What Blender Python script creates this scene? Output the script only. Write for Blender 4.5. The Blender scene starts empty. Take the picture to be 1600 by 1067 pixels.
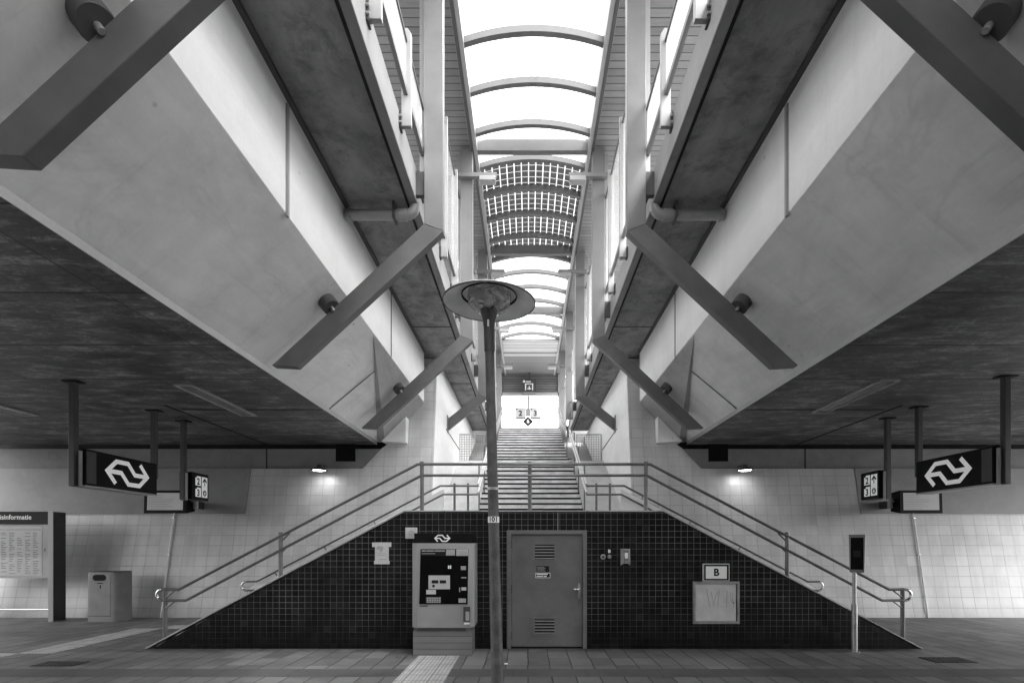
import bpy, bmesh, math, random
from mathutils import Vector, Matrix
random.seed(7)
sc = bpy.context.scene
COL = sc.collection
R = math.radians
AX = 0.10          # symmetry axis of the station (x)
EYE = 1.75

# ------------------------------------------------------------------ materials
class NT:
    def __init__(s, name):
        s.m = bpy.data.materials.new(name); s.m.use_nodes = True
        s.t = s.m.node_tree; s.t.nodes.clear()
        s.out = s.t.nodes.new('ShaderNodeOutputMaterial')
        s.geo = None
    def n(s, typ, **kw):
        nd = s.t.nodes.new(typ)
        for k, v in kw.items(): setattr(nd, k, v)
        return nd
    def put(s, sock, v):
        if isinstance(v, bpy.types.NodeSocket): s.t.links.new(v, sock)
        elif isinstance(v, (int, float)):
            if sock.type == 'RGBA': sock.default_value = (v, v, v, 1)
            elif sock.type == 'VECTOR': sock.default_value = (v, v, v)
            else: sock.default_value = v
        else: sock.default_value = v
    def math(s, op, a, b=0.0, c=0.0, clamp=False):
        nd = s.n('ShaderNodeMath', operation=op); nd.use_clamp = clamp
        s.put(nd.inputs[0], a); s.put(nd.inputs[1], b)
        if op in ('MULTIPLY_ADD',): s.put(nd.inputs[2], c)
        return nd.outputs[0]
    def add(s, a, b): return s.math('ADD', a, b)
    def mul(s, a, b): return s.math('MULTIPLY', a, b)
    def sub(s, a, b): return s.math('SUBTRACT', a, b)
    def pos(s):
        if s.geo is None:
            g = s.n('ShaderNodeNewGeometry'); x = s.n('ShaderNodeSeparateXYZ')
            s.t.links.new(g.outputs['Position'], x.inputs[0])
            s.geo = (g.outputs['Position'], x.outputs[0], x.outputs[1], x.outputs[2])
        return s.geo
    def vec(s, x, y, z):
        c = s.n('ShaderNodeCombineXYZ')
        for i, v in enumerate((x, y, z)): s.put(c.inputs[i], v)
        return c.outputs[0]
    def scaled(s, sx, sy, sz):
        _, x, y, z = s.pos()
        return s.vec(s.mul(x, sx), s.mul(y, sy), s.mul(z, sz))
    def noise(s, v, scale, detail=4, rough=.55, dist=0.0):
        nd = s.n('ShaderNodeTexNoise'); s.put(nd.inputs['Vector'], v)
        nd.inputs['Scale'].default_value = scale; nd.inputs['Detail'].default_value = detail
        nd.inputs['Roughness'].default_value = rough; nd.inputs['Distortion'].default_value = dist
        return nd.outputs[0]
    def voro(s, v, scale):
        nd = s.n('ShaderNodeTexVoronoi'); s.put(nd.inputs['Vector'], v); nd.inputs['Scale'].default_value = scale
        return nd.outputs[0]
    def remap(s, v, a, b, c, d):
        nd = s.n('ShaderNodeMapRange'); nd.clamp = True
        s.put(nd.inputs[0], v)
        for i, k in enumerate((a, b, c, d)): s.put(nd.inputs[i+1], k)
        return nd.outputs[0]
    def line(s, coord, period, width, off=0.0, soft=.3):
        """1 on a joint line repeated every period, else 0"""
        f = s.math('FRACT', s.mul(s.add(coord, off), 1.0/period))
        d = s.mul(s.math('MINIMUM', f, s.sub(1.0, f)), period)
        return s.remap(d, width*.5*(1-soft), width*.5*(1+soft), 1.0, 0.0)
    def cell(s, a, b, pa, pb, oa=0.0, ob=0.0):
        w = s.n('ShaderNodeTexWhiteNoise', noise_dimensions='2D')
        s.put(w.inputs['Vector'], s.vec(s.math('FLOOR', s.mul(s.add(a, oa), 1/pa)), s.math('FLOOR', s.mul(s.add(b, ob), 1/pb)), 0.0))
        return w.outputs[0]
    def mix(s, fac, a, b):
        # a*(1-f)+b*f
        return s.add(s.mul(a, s.sub(1.0, fac)), s.mul(b, fac))
    def bump(s, h, strength=.3, dist=.01):
        nd = s.n('ShaderNodeBump'); nd.inputs['Strength'].default_value = strength; nd.inputs['Distance'].default_value = dist
        s.put(nd.inputs['Height'], h); return nd.outputs[0]
    def bsdf(s, col, rough=.6, metal=0.0, normal=None, spec=.5):
        b = s.n('ShaderNodeBsdfPrincipled')
        s.put(b.inputs['Base Color'], col); s.put(b.inputs['Roughness'], rough); s.put(b.inputs['Metallic'], metal)
        b.inputs['Specular IOR Level'].default_value = spec
        if normal is not None: s.put(b.inputs['Normal'], normal)
        s.t.links.new(b.outputs[0], s.out.inputs[0]); return b
MATS = {}
def simple(name, col, rough=.55, metal=0.0, var=.12, scale=6.0, spec=.5, bump=0.0):
    t = NT(name); p = t.pos()[0]
    n1 = t.noise(p, scale, 5, .6); n2 = t.noise(p, scale*7, 3, .5)
    f = t.add(t.remap(n1, .3, .7, 1-var, 1+var*.6), t.mul(t.sub(n2, .5), var*.6))
    r = t.remap(n1, .3, .7, rough*.85, min(1, rough*1.15))
    t.bsdf(t.mul(f, col), r, metal, t.bump(n2, bump, .004) if bump else None, spec)
    MATS[name] = t.m; return t.m

def m_painted_concrete(name, base, stain=.25, joint=False):
    t = NT(name); p, x, y, z = t.pos()
    big = t.noise(p, .5, 5, .6, .4); med = t.noise(t.scaled(1.6, .5, 1.6), 1.5, 6, .65, .6); fine = t.noise(p, 26, 3, .6)
    streak = t.noise(t.scaled(1.0, 2.2, .3), 1.3, 5, .6)
    c = t.mul(base, t.remap(big, .3, .7, 1-stain*.45, 1.05))
    c = t.mul(c, t.remap(med, .25, .6, 1-stain*.5, 1.02))
    c = t.mul(c, t.remap(streak, .3, .6, 1-stain*.25, 1.0))
    vn = t.noise(t.scaled(1, .7, 1), .75, 5, .62, .9)
    vein = t.remap(t.math('ABSOLUTE', t.sub(vn, .5)), 0, .03, 1-stain*.32, 1.0)
    c = t.mul(c, t.mix(t.remap(t.noise(p, .6, 2), .45, .6, 0, 1), 1.0, vein))
    pits = t.remap(t.voro(p, 2.0), .02, .06, .42, 1.0)
    pitm = t.remap(t.noise(p, 1.1, 2), .5, .58, 0, 1)
    c = t.mul(c, t.mix(pitm, 1.0, pits))
    c = t.mul(c, t.remap(fine, .2, .8, .97, 1.03))
    c = t.mul(c, t.remap(t.noise(t.scaled(.35, 3.0, .35), 1.4, 6, .7), .55, .75, 1.0, 1-stain*.55))
    h = t.add(t.mul(fine, .4), t.mul(med, 1.2))
    t.bsdf(c, .62, 0, t.bump(h, .16, .012), .35); MATS[name] = t.m

def m_soffit():
    t = NT('viaduct_soffit_concrete'); p, x, y, z = t.pos()
    grain = t.noise(t.scaled(1.3, 3.0, 1), 1.6, 9, .76, .25)
    gran = t.noise(t.scaled(2.2, 4.0, 1), 9.0, 6, .75)
    wisps = t.noise(t.scaled(.9, 2.3, 1), 2.1, 8, .74, .35)
    chips = t.noise(t.scaled(2.0, 4.5, 1), 4.2, 5, .66)
    big = t.noise(p, .33, 5, .6)
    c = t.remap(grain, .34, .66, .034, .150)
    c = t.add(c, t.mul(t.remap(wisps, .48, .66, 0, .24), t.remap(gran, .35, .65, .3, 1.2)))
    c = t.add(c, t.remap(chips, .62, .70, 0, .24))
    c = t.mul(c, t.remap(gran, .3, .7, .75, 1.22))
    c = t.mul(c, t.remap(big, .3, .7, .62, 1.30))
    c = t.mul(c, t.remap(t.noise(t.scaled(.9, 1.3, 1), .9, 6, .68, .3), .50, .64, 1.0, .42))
    j = t.math('MAXIMUM', t.line(y, 1.36, .024, .25), t.mul(t.line(x, 3.4, .018, .9), .7))
    plank = t.line(y, .17, .010, .25)
    c = t.mul(c, t.mix(plank, 1.0, .80))
    c = t.mul(c, t.remap(t.cell(y, x, .17, 3.4, .25, .9), 0, 1, .84, 1.16))
    c = t.mix(j, c, .010)
    c = t.mul(c, t.remap(t.cell(y, x, 1.36, 3.4, .25, .9), 0, 1, .82, 1.18))
    h = t.sub(t.mul(gran, .5), t.add(t.mul(j, 2.0), t.mul(plank, .5)))
    t.bsdf(c, t.remap(grain, .3, .7, .45, .65), 0, t.bump(h, .4, .010), .35); MATS['soffit'] = t.m

def m_slab():
    t = NT('deck_slab_concrete'); p, x, y, z = t.pos()
    a = t.noise(p, .9, 7, .68, .6); b = t.noise(p, 3.2, 6, .7, .3); st = t.noise(t.scaled(2.5, .7, 1), 1.2, 6, .65)
    c = t.remap(a, .3, .7, .14, .27)
    c = t.mul(c, t.remap(b, .36, .52, .62, 1.05))
    c = t.mul(c, t.remap(st, .3, .65, .75, 1.15))
    t.bsdf(c, .7, 0, t.bump(b, .25, .01), .3); MATS['slab'] = t.m

def m_white_tile():
    t = NT('white_wall_tile'); p, x, y, z = t.pos()
    g = t.math('MAXIMUM', t.line(x, .30, .010, .05, .5), t.line(z, .25, .010, .03, .5))
    v = t.cell(x, z, .30, .25, .05, .03)
    big = t.noise(p, .45, 5, .6, .5); st = t.noise(t.scaled(2.0, 1, .35), 1.6, 6, .65)
    c = t.mul(.63, t.remap(v, 0, 1, .94, 1.04)); c = t.mul(c, t.remap(v, .975, .98, 1.0, .88))
    c = t.mul(c, t.remap(big, .3, .7, .80, 1.06)); c = t.mul(c, t.remap(st, .3, .6, .84, 1.0))
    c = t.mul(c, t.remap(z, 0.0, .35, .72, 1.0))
    fade = t.remap(t.noise(p, .8, 3), .35, .65, .25, .85)
    c = t.mix(t.mul(g, fade), c, .24)
    h = t.add(t.mul(g, -1.0), t.mul(t.noise(p, 5, 2), .25))
    t.bsdf(c, t.mix(g, .34, .8), 0, t.bump(h, .3, .006), .4); MATS['white_tile'] = t.m

def m_black_tile():
    t = NT('black_wall_tile'); p, x, y, z = t.pos()
    g = t.math('MAXIMUM', t.line(x, .107, .0055, .0, .6), t.line(z, .0995, .0055, .02, .6))
    v = t.cell(x, z, .107, .0995, 0, .02)
    fade = t.remap(t.noise(p, 1.3, 4, .6), .32, .62, .22, 1.0)
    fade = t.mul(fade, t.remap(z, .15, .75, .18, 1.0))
    c = t.remap(v, 0, 1, .005, .010)
    c = t.mix(t.mul(g, fade), c, .20)
    c = t.add(c, t.remap(v, .965, .97, 0, .007))
    dirt = t.remap(t.noise(t.scaled(1.2, 1, .8), 2.0, 6, .7), .45, .7, 0, .008)
    c = t.add(c, dirt)
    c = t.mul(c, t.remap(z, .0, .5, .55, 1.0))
    h = t.add(t.mul(g, -1.0), t.mul(v, .25))
    t.bsdf(c, t.mix(g, .40, .85), 0, t.bump(h, .35, .005), .14); MATS['black_tile'] = t.m

def m_paving():
    t = NT('concrete_pavers'); p, x, y, z = t.pos()
    wob = t.mul(t.sub(t.noise(p, 1.1, 3), .5), .012)
    row = t.math('FLOOR', t.mul(t.add(y, .11), 1/.47))
    xs = t.add(t.add(x, wob), t.mul(t.math('FRACT', t.mul(row, .5)), .012))
    g = t.math('MAXIMUM', t.line(xs, .316, .015, 0, .5), t.mul(t.line(t.add(y, wob), .47, .009, .11, .5), .75))
    v = t.cell(xs, y, .316, .47, 0, .11)
    big = t.noise(p, .55, 6, .62, .6); med = t.noise(p, 3.5, 6, .7); fine = t.noise(p, 60, 2)
    c = t.mul(.168, t.remap(v, 0, 1, .72, 1.22))
    c = t.mul(c, t.remap(big, .3, .7, .62, 1.15)); c = t.mul(c, t.remap(med, .3, .7, .82, 1.12)); c = t.mul(c, t.remap(fine, .3, .7, .85, 1.15))
    spots = t.remap(t.voro(p, 5.5), .03, .07, .6, 1.0)
    c = t.mul(c, spots)
    c = t.mix(g, c, .018)
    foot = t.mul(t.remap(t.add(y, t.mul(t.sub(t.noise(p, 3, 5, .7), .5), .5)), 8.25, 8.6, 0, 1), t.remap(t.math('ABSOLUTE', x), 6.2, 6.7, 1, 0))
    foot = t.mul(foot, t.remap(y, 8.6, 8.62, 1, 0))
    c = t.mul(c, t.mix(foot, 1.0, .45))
    gum = t.remap(t.voro(t.scaled(1, 1, 0), 1.7), .022, .034, 1, 0)
    c = t.mix(t.mul(gum, .6), c, .30)
    h = t.add(t.add(t.mul(g, -1.6), t.mul(v, .55)), t.mul(fine, .12))
    t.bsdf(c, t.remap(med, .3, .7, .42, .68), 0, t.bump(h, .5, .010), .45); MATS['paving'] = t.m

def m_band(name, base, joint=1.0):
    t = NT(name); p, x, y, z = t.pos()
    g = t.line(x, joint, .008, .2)
    c = t.mul(base, t.remap(t.noise(p, 1.2, 6, .65), .3, .7, .7, 1.2)); c = t.mul(c, t.remap(t.noise(p, 70, 2), .3, .7, .85, 1.15))
    c = t.mix(g, c, .02)
    t.bsdf(c, .62, 0, t.bump(t.noise(p, 50, 3), .3, .004), .4); MATS[name] = t.m

def m_tactile(name, base, axis):
    t = NT(name); p, x, y, z = t.pos()
    a, b = (x, y) if axis == 'y' else (y, x)
    rib = t.line(a, .052, .026, 0, .35)
    j = t.math('MAXIMUM', t.line(b, .30, .012, .05), t.line(a, .32, .012, .0))
    w = t.remap(t.noise(p, 4, 6, .7), .3, .7, .65, 1.1)
    c = t.mul(t.mul(base, w), t.mix(rib, .72, 1.0)); c = t.mix(j, c, base*.25)
    t.bsdf(c, .6, 0, t.bump(rib, .6, .006), .4); MATS[name] = t.m

def m_boards(name, base, axis, period, gap, dark=.02):
    t = NT(name); p, x, y, z = t.pos()
    a = {'x': x, 'y': y, 'z': z}[axis]
    g = t.line(a, period, gap, 0, .25)
    v = t.cell(a, a, period, period)
    c = t.mul(base, t.remap(v, 0, 1, .85, 1.12))
    gr = t.noise(t.scaled(1.2 if axis != 'x' else 14, 14 if axis == 'y' else 1.2, 14 if axis == 'z' else 1.2), 1.5, 5, .6)
    c = t.mul(c, t.remap(gr, .3, .7, .85, 1.12))
    c = t.mix(g, c, dark)
    t.bsdf(c, .5, 0, t.bump(t.mul(g, -1), .6, .012), .4); MATS[name] = t.m

def m_glass(name, trans, milk, rough=.08, refl=.5, dirt=False):
    t = NT(name)
    p = t.pos()[0]
    tr = t.n('ShaderNodeBsdfTransparent'); t.put(tr.inputs[0], t.mul(trans, t.remap(t.noise(p, 3.3, 7, .72), .60, .74, 1.0, .45)) if dirt else trans)
    d = t.n('ShaderNodeBsdfTranslucent'); t.put(d.inputs[0], t.mul(.85, t.remap(t.noise(p, 1.5, 5, .6), .3, .7, .85, 1.0)))
    df = t.n('ShaderNodeBsdfDiffuse'); df.inputs[0].default_value = (.8, .8, .8, 1)
    a = t.n('ShaderNodeMixShader'); a.inputs[0].default_value = .35; t.t.links.new(d.outputs[0], a.inputs[1]); t.t.links.new(df.outputs[0], a.inputs[2])
    b = t.n('ShaderNodeMixShader'); t.put(b.inputs[0], milk if not isinstance(milk, tuple) else t.remap(t.noise(t.scaled(2.2, 2.2, 4.5), 3.2, 3, .5, 1.5), .42, .62, milk[0], milk[1])); t.t.links.new(tr.outputs[0], b.inputs[1]); t.t.links.new(a.outputs[0], b.inputs[2])  # a milk pair paints mottled reflection streaks into the lamp bowl
    g = t.n('ShaderNodeBsdfGlossy'); g.inputs['Roughness'].default_value = rough; g.inputs[0].default_value = (.9, .9, .9, 1)
    lw = t.n('ShaderNodeLayerWeight'); lw.inputs[0].default_value = .5
    fr = t.math('MULTIPLY_ADD', t.math('POWER', lw.outputs[1], 4.0), refl, .02)
    c = t.n('ShaderNodeMixShader'); t.t.links.new(fr, c.inputs[0]); t.t.links.new(b.outputs[0], c.inputs[1]); t.t.links.new(g.outputs[0], c.inputs[2])
    t.t.links.new(c.outputs[0], t.out.inputs[0]); MATS[name] = t.m

def m_solar():
    t = NT('solar_cell_glass'); p, x, y, z = t.pos()
    g = t.math('MAXIMUM', t.line(x, .172, .017, -AX+.086, .1), t.line(y, .195, .016, .0, .1))
    fine = t.math('MAXIMUM', t.line(x, .0573, .006, -AX, .3), t.line(y, .065, .004, 0, .3))
    c = t.mul(t.remap(t.cell(x, y, .172, .195, -AX+.086), 0, 1, .05, .085), t.mix(fine, 1.0, 1.8))
    d = t.n('ShaderNodeBsdfPrincipled'); t.put(d.inputs['Base Color'], c); d.inputs['Roughness'].default_value = .4
    tl = t.n('ShaderNodeBsdfTranslucent'); tl.inputs[0].default_value = (.16, .16, .16, 1)
    s = t.n('ShaderNodeMixShader'); s.inputs[0].default_value = .5
    t.t.links.new(d.outputs[0], s.inputs[1]); t.t.links.new(tl.outputs[0], s.inputs[2])
    tr = t.n('ShaderNodeBsdfTransparent'); tr.inputs[0].default_value = (.8, .8, .8, 1)
    mx = t.n('ShaderNodeMixShader'); t.t.links.new(g, mx.inputs[0]); t.t.links.new(s.outputs[0], mx.inputs[1]); t.t.links.new(tr.outputs[0], mx.inputs[2])
    t.t.links.new(mx.outputs[0], t.out.inputs[0]); MATS['solar'] = t.m

def m_emit(name, strength, base=.8):
    t = NT(name); b = t.bsdf(base, .4); b.inputs['Emission Color'].default_value = (1, 1, 1, 1); b.inputs['Emission Strength'].default_value = strength
    MATS[name] = t.m

m_painted_concrete('girder_paint', .74, .34)
m_painted_concrete('lip_and_flank_shade', .34, .2)  # darker copy: painted shade on the haunch flank, tone of the drip edge
m_painted_concrete('bright_paint', .75, .14)
m_painted_concrete('plaster', .80, .14)
m_painted_concrete('beam_concrete', .25, .35)
m_painted_concrete('stair_concrete', .50, .35)
m_painted_concrete('panel_paint', .31, .22)
m_soffit(); m_slab(); m_white_tile(); m_black_tile(); m_paving()
m_band('kerb_concrete', .085); m_band('stone_cap', .42, 1.2)
m_tactile('tactile_rib_y', .50, 'y'); m_tactile('tactile_rib_x', .55, 'x'); m_tactile('tactile_left', .52, 'y')
m_boards('canopy_boards', .17, 'y', .15, .016); m_boards('louvre', .16, 'z', .125, .022, .01); m_boards('slat_panel', .50, 'y', .17, .04, .05)
m_boards('plinth_boards', .16, 'z', .10, .006, .03)
m_glass('roof_glass', .93, .06, .08, .06, True); m_glass('screen_glass', .85, .40, .15); m_glass('tall_glass', .95, .20, .15); m_glass('kiosk_glass', .97, .0, .03); m_glass('lamp_glass', .72, (.05, .95), .10, .6)
m_solar()
simple('steel_paint', .165, .42, 0, .10, 3); simple('rail_lit', .75, .3, .2, .08, 5); simple('rib_paint', .09, .45, 0, .1, 4); simple('brace_paint', .11, .45, 0, .22, 2.5); simple('steel_dark', .055, .5, 0, .2, 4); simple('steel_light', .30, .4, 0, .08, 4)
simple('galvanised', .42, .42, .75, .25, 9); simple('stainless', .62, .24, 1.0, .10, 5); simple('rail_steel', .17, .33, .55, .2, 6)
simple('black_paint', .007, .5, 0, .3, 5, spec=.12); simple('black_gap', .004, .9, 0, .1, 5); simple('joint_sealant', .03, .8, 0, .2, 9)
simple('white_print', .82, .5, 0, .04, 4); simple('grey_print', .35, .5, 0, .1, 9); simple('dark_print', .012, .5, 0, .1, 9, spec=.2)
simple('door_paint', .15, .45, 0, .22, 2.2); simple('machine_paint', .27, .45, 0, .10, 3); simple('bin_paint', .21, .42, 0, .14, 4)
simple('kiosk_paint', .30, .42, 0, .10, 4); simple('paper', .50, .7, 0, .10, 3); simple('cabinet_paint', .50, .5, 0, .18, 5)
simple('screen_face', .20, .22, 0, .25, 7); simple('lamp_metal', .80, .42, 0, .16, 5); simple('pole_rust', .10, .6, .2, .5, 7, bump=.3)
simple('tread', .72, .6, 0, .3, 3); simple('cast_iron', .06, .5, .3, .4, 12); simple('mesh_wire', .30, .4, .5, .1, 9)
simple('pvc_pipe', .30, .4, 0, .15, 6); simple('screen_black', .003, .35, 0, .2, 5, spec=.10); simple('lamp_grey', .30, .4, 0, .05, 3)  # last one: plain grey of the arm lamp housings and the bulb
m_emit('lit_lamp', 18.0); m_emit('sign_white', .22, .8); m_emit('screen_glow', .10, .3)

# ------------------------------------------------------------------ mesh builder
class MB:
    def __init__(s): s.v = []; s.f = []; s.sm = []
    def quad(s, *pts, smooth=False):
        i = len(s.v); s.v += [tuple(p) for p in pts]; s.f.append(tuple(range(i, i+len(pts)))); s.sm.append(smooth); return s
    def box(s, x0, x1, y0, y1, z0, z1):
        x0, x1 = sorted((x0, x1)); y0, y1 = sorted((y0, y1)); z0, z1 = sorted((z0, z1))
        i = len(s.v)
        s.v += [(x0,y0,z0),(x1,y0,z0),(x1,y1,z0),(x0,y1,z0),(x0,y0,z1),(x1,y0,z1),(x1,y1,z1),(x0,y1,z1)]
        for f in ((0,3,2,1),(4,5,6,7),(0,1,5,4),(1,2,6,5),(2,3,7,6),(3,0,4,7)): s.f.append(tuple(i+k for k in f)); s.sm.append(False)
        return s
    def prism(s, poly, axis, a0, a1):
        """poly of 2D points; axis 'y': (x,z); 'x': (y,z); 'z': (x,y)"""
        def mk(p, a):
            return (p[0], a, p[1]) if axis == 'y' else (a, p[0], p[1]) if axis == 'x' else (p[0], p[1], a)
        n = len(poly); i = len(s.v)
        s.v += [mk(p, a0) for p in poly] + [mk(p, a1) for p in poly]
        s.f.append(tuple(range(i, i+n))); s.f.append(tuple(range(i+2*n-1, i+n-1, -1))); s.sm += [False]*2
        for k in range(n):
            j = (k+1) % n
            s.f.append((i+k, i+n+k, i+n+j, i+j)); s.sm.append(False)
        return s
    def tube(s, pts, r, n=10, r2=None, caps=True):
        pts = [Vector(p) for p in pts]; m = len(pts); base = len(s.v)
        t0 = (pts[1]-pts[0]).normalized()
        up = Vector((0,0,1)) if abs(t0.z) < .9 else Vector((1,0,0))
        nrm = t0.cross(up).normalized()
        for k in range(m):
            if k == 0: t = t0
            elif k == m-1: t = (pts[k]-pts[k-1]).normalized()
            else: t = ((pts[k]-pts[k-1]).normalized() + (pts[k+1]-pts[k]).normalized()).normalized()
            nrm = (nrm - t*nrm.dot(t)).normalized(); b = t.cross(nrm)
            rr = r if r2 is None else r + (r2-r)*k/(m-1)
            if 0 < k < m-1:
                c = (pts[k]-pts[k-1]).normalized().dot(t); mit = min(1/max(c, .5), 1.5)
            else: mit = 1
            for q in range(n):
                a = 2*math.pi*q/n
                s.v.append(tuple(pts[k] + (nrm*math.cos(a) + b*math.sin(a))*rr*(1+(mit-1)*.5)))
        for k in range(m-1):
            for q in range(n):
                j = (q+1) % n
                s.f.append((base+k*n+q, base+k*n+j, base+(k+1)*n+j, base+(k+1)*n+q)); s.sm.append(True)
        if caps:
            s.f.append(tuple(base+q for q in range(n-1, -1, -1))); s.f.append(tuple(base+(m-1)*n+q for q in range(n))); s.sm += [False]*2
        return s
    def lathe(s, prof, c, n=32, M=None):
        """prof: (r,z) list; around z at c, optionally turned by matrix M"""
        base = len(s.v); m = len(prof)
        for (r, z) in prof:
            for q in range(n):
                a = 2*math.pi*q/n; p = Vector((max(r, 1e-4)*math.cos(a), max(r, 1e-4)*math.sin(a), z))
                if M is not None: p = M @ p
                s.v.append((p.x+c[0], p.y+c[1], p.z+c[2]))
        for k in range(m-1):
            for q in range(n):
                j = (q+1) % n
                s.f.append((base+k*n+q, base+k*n+j, base+(k+1)*n+j, base+(k+1)*n+q)); s.sm.append(True)
        return s
    def xf(s, fn): s.v = [fn(*p) for p in s.v]; return s
    def build(s, name, mat, parent=None, bevel=0.0, org=None, solid=True, doubles=False):
        me = bpy.data.meshes.new(name)
        o0 = org if org is not None else (world(parent) if parent is not None else (0,0,0))
        me.from_pydata([(x-o0[0], y-o0[1], z-o0[2]) for x, y, z in s.v], [], s.f)
        for p, k in zip(me.polygons, s.sm): p.use_smooth = k
        bm = bmesh.new(); bm.from_mesh(me)
        if doubles: bmesh.ops.remove_doubles(bm, verts=bm.verts, dist=1e-4)
        if solid: bmesh.ops.recalc_face_normals(bm, faces=bm.faces)
        bm.to_mesh(me); bm.free()
        try: me.set_sharp_from_angle(angle=R(38))
        except Exception: pass
        me.materials.append(MATS[mat])
        o = bpy.data.objects.new(name, me); COL.objects.link(o)
        if parent is not None:
            o.parent = parent
        else: o.location = o0
        if bevel:
            b = o.modifiers.new('bevel', 'BEVEL'); b.width = bevel; b.segments = 2; b.limit_method = 'ANGLE'; b.angle_limit = R(35)
        return o
WORLD = {}
def world(o):
    p = Vector((0,0,0))
    while o is not None: p += o.location; o = o.parent
    return p
def tag(o, label=None, cat=None, group=None, kind=None):
    if label: o['label'] = label
    if cat: o['category'] = cat
    if group: o['group'] = group
    if kind: o['kind'] = kind
    return o
def thing(name, label, cat, loc, group=None):
    o = bpy.data.objects.new(name, None); COL.objects.link(o); o.location = loc; o.empty_display_size = .2
    return tag(o, label, cat, group)
def kids(o): return [c for c in bpy.data.objects if c.parent == o]
def copy_tree(o, parent=None):
    c = o.copy(); COL.objects.link(c)
    if parent is not None: c.parent = parent
    for ch in kids(o): copy_tree(ch, c)
    return c

def stroke(pts, w, closed=False):
    """mitred outline of a polyline as quads in 2D"""
    P = [Vector(p) for p in pts]; n = len(P); L = []; Rr = []
    for i in range(n):
        d1 = (P[i]-P[i-1]).normalized() if i > 0 else None
        d2 = (P[i+1]-P[i]).normalized() if i < n-1 else None
        if d1 is None: d = Vector((-d2.y, d2.x)); k = 1
        elif d2 is None: d = Vector((-d1.y, d1.x)); k = 1
        else:
            n1 = Vector((-d1.y, d1.x)); n2 = Vector((-d2.y, d2.x)); d = (n1+n2).normalized(); k = 1/max(d.dot(n1), .38)
        L.append(P[i]+d*w/2*k); Rr.append(P[i]-d*w/2*k)
    return [(Rr[i], Rr[i+1], L[i+1], L[i]) for i in range(n-1)]
def flat(quads, to3, mb=None):
    mb = mb or MB()
    for q in quads: mb.quad(*[to3(p[0], p[1]) for p in q])
    return mb
def logo_quads(w):
    h = w/2.3; a = .155*h*1.15
    def s(p): return (p[0]*w-w/2, p[1]*h-h/2)
    up = [(.215,.03),(.035,.5),(.235,.93),(.50,.93),(.66,.50),(.965,.50)]
    dn = [(.785,.97),(.965,.5),(.765,.07),(.50,.07),(.34,.50),(.035,.50)]
    A_ = stroke([s(p) for p in up], a); B_ = stroke([s(p) for p in dn], a)
    return [A_, B_]

_fonts = {}
def text_mb(txt, size, to3, align='CENTER', bold=0.0):
    cu = bpy.data.curves.new('lettering', 'FONT'); cu.body = txt; cu.size = size; cu.align_x = align; cu.align_y = 'CENTER'
    cu.resolution_u = 3; cu.offset = bold
    ob = bpy.data.objects.new('lettering', cu); COL.objects.link(ob)
    dg = bpy.context.evaluated_depsgraph_get(); dg.update()
    me = bpy.data.meshes.new_from_object(ob.evaluated_get(dg))
    mb = MB()
    mb.v = [to3(v.co.x, v.co.y) for v in me.vertices]; mb.f = [tuple(p.vertices) for p in me.polygons]; mb.sm = [False]*len(mb.f)
    bpy.data.objects.remove(ob); bpy.data.curves.remove(cu); bpy.data.meshes.remove(me)
    return mb
def front(cx, y, cz):   return lambda a, b: (cx+a, y, cz+b)        # reads from -Y
def faceR(x, cy, cz):   return lambda a, b: (x, cy+a, cz+b)        # faces +X
def faceL(x, cy, cz):   return lambda a, b: (x, cy-a, cz+b)        # faces -X
def rect2(a0, a1, b0, b1): return [((a0,b0),(a1,b0),(a1,b1),(a0,b1))]
def disc2(cx, cy, r, n=24): return [tuple((cx+r*math.cos(2*math.pi*i/n), cy+r*math.sin(2*math.pi*i/n)) for i in range(n))]

SIDE = {-1: 'left', 1: 'right'}
def sx(s, h): return AX + s*h

# ------------------------------------------------------------------ ground
MB().quad((-70,-45,0),(70,-45,0),(70,140,0),(-70,140,0)).build('pavement', 'paving', solid=False).__setitem__('kind', 'structure')
tag(MB().quad((-70,6.76,.004),(70,6.76,.004),(70,7.18,.004),(-70,7.18,.004)).build('kerb_strip', 'kerb_concrete', solid=False), kind='structure')
tag(MB().box(-1.71,-1.07,-2.0,8.03,-.02,.009).build('tactile_paving', 'tactile_rib_y', solid=True), kind='structure')
tl = MB(); tl.box(-8.17,-7.63,8.2,10.62,-.02,.008)
tag(tl.build('tactile_paving', 'tactile_left'), kind='structure')
tl = MB(); tl.box(-14.0,-8.17,7.78,8.2,-.02,.008); tl.box(-14.0,-8.35,7.08,7.42,-.02,.008); tl.box(-7.63,-6.5,10.62,11.05,-.02,.008)
tag(tl.build('tactile_paving', 'tactile_rib_x'), kind='structure')
for (cx, cy, w, d, lab) in ((-6.85, 7.50, .62, .30, 'dark cast iron drain grate in the pavers left of the black tiled wall'), (6.35, 7.75, .62, .36, 'dark cast iron drain grate in the pavers at the right edge')):
    g = thing('drain_grate', lab, 'drain grate', (cx, cy, 0))
    MB().box(cx-w/2, cx+w/2, cy-d/2, cy+d/2, -.03, .006).build('frame', 'joint_sealant', g)
    for k in range(9):
        x = cx - w/2 + w*(k+.5)/9
        MB().box(x-.018, x+.018, cy-d/2+.02, cy+d/2-.02, .0, .012).build('grate_bar', 'cast_iron', g)

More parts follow.
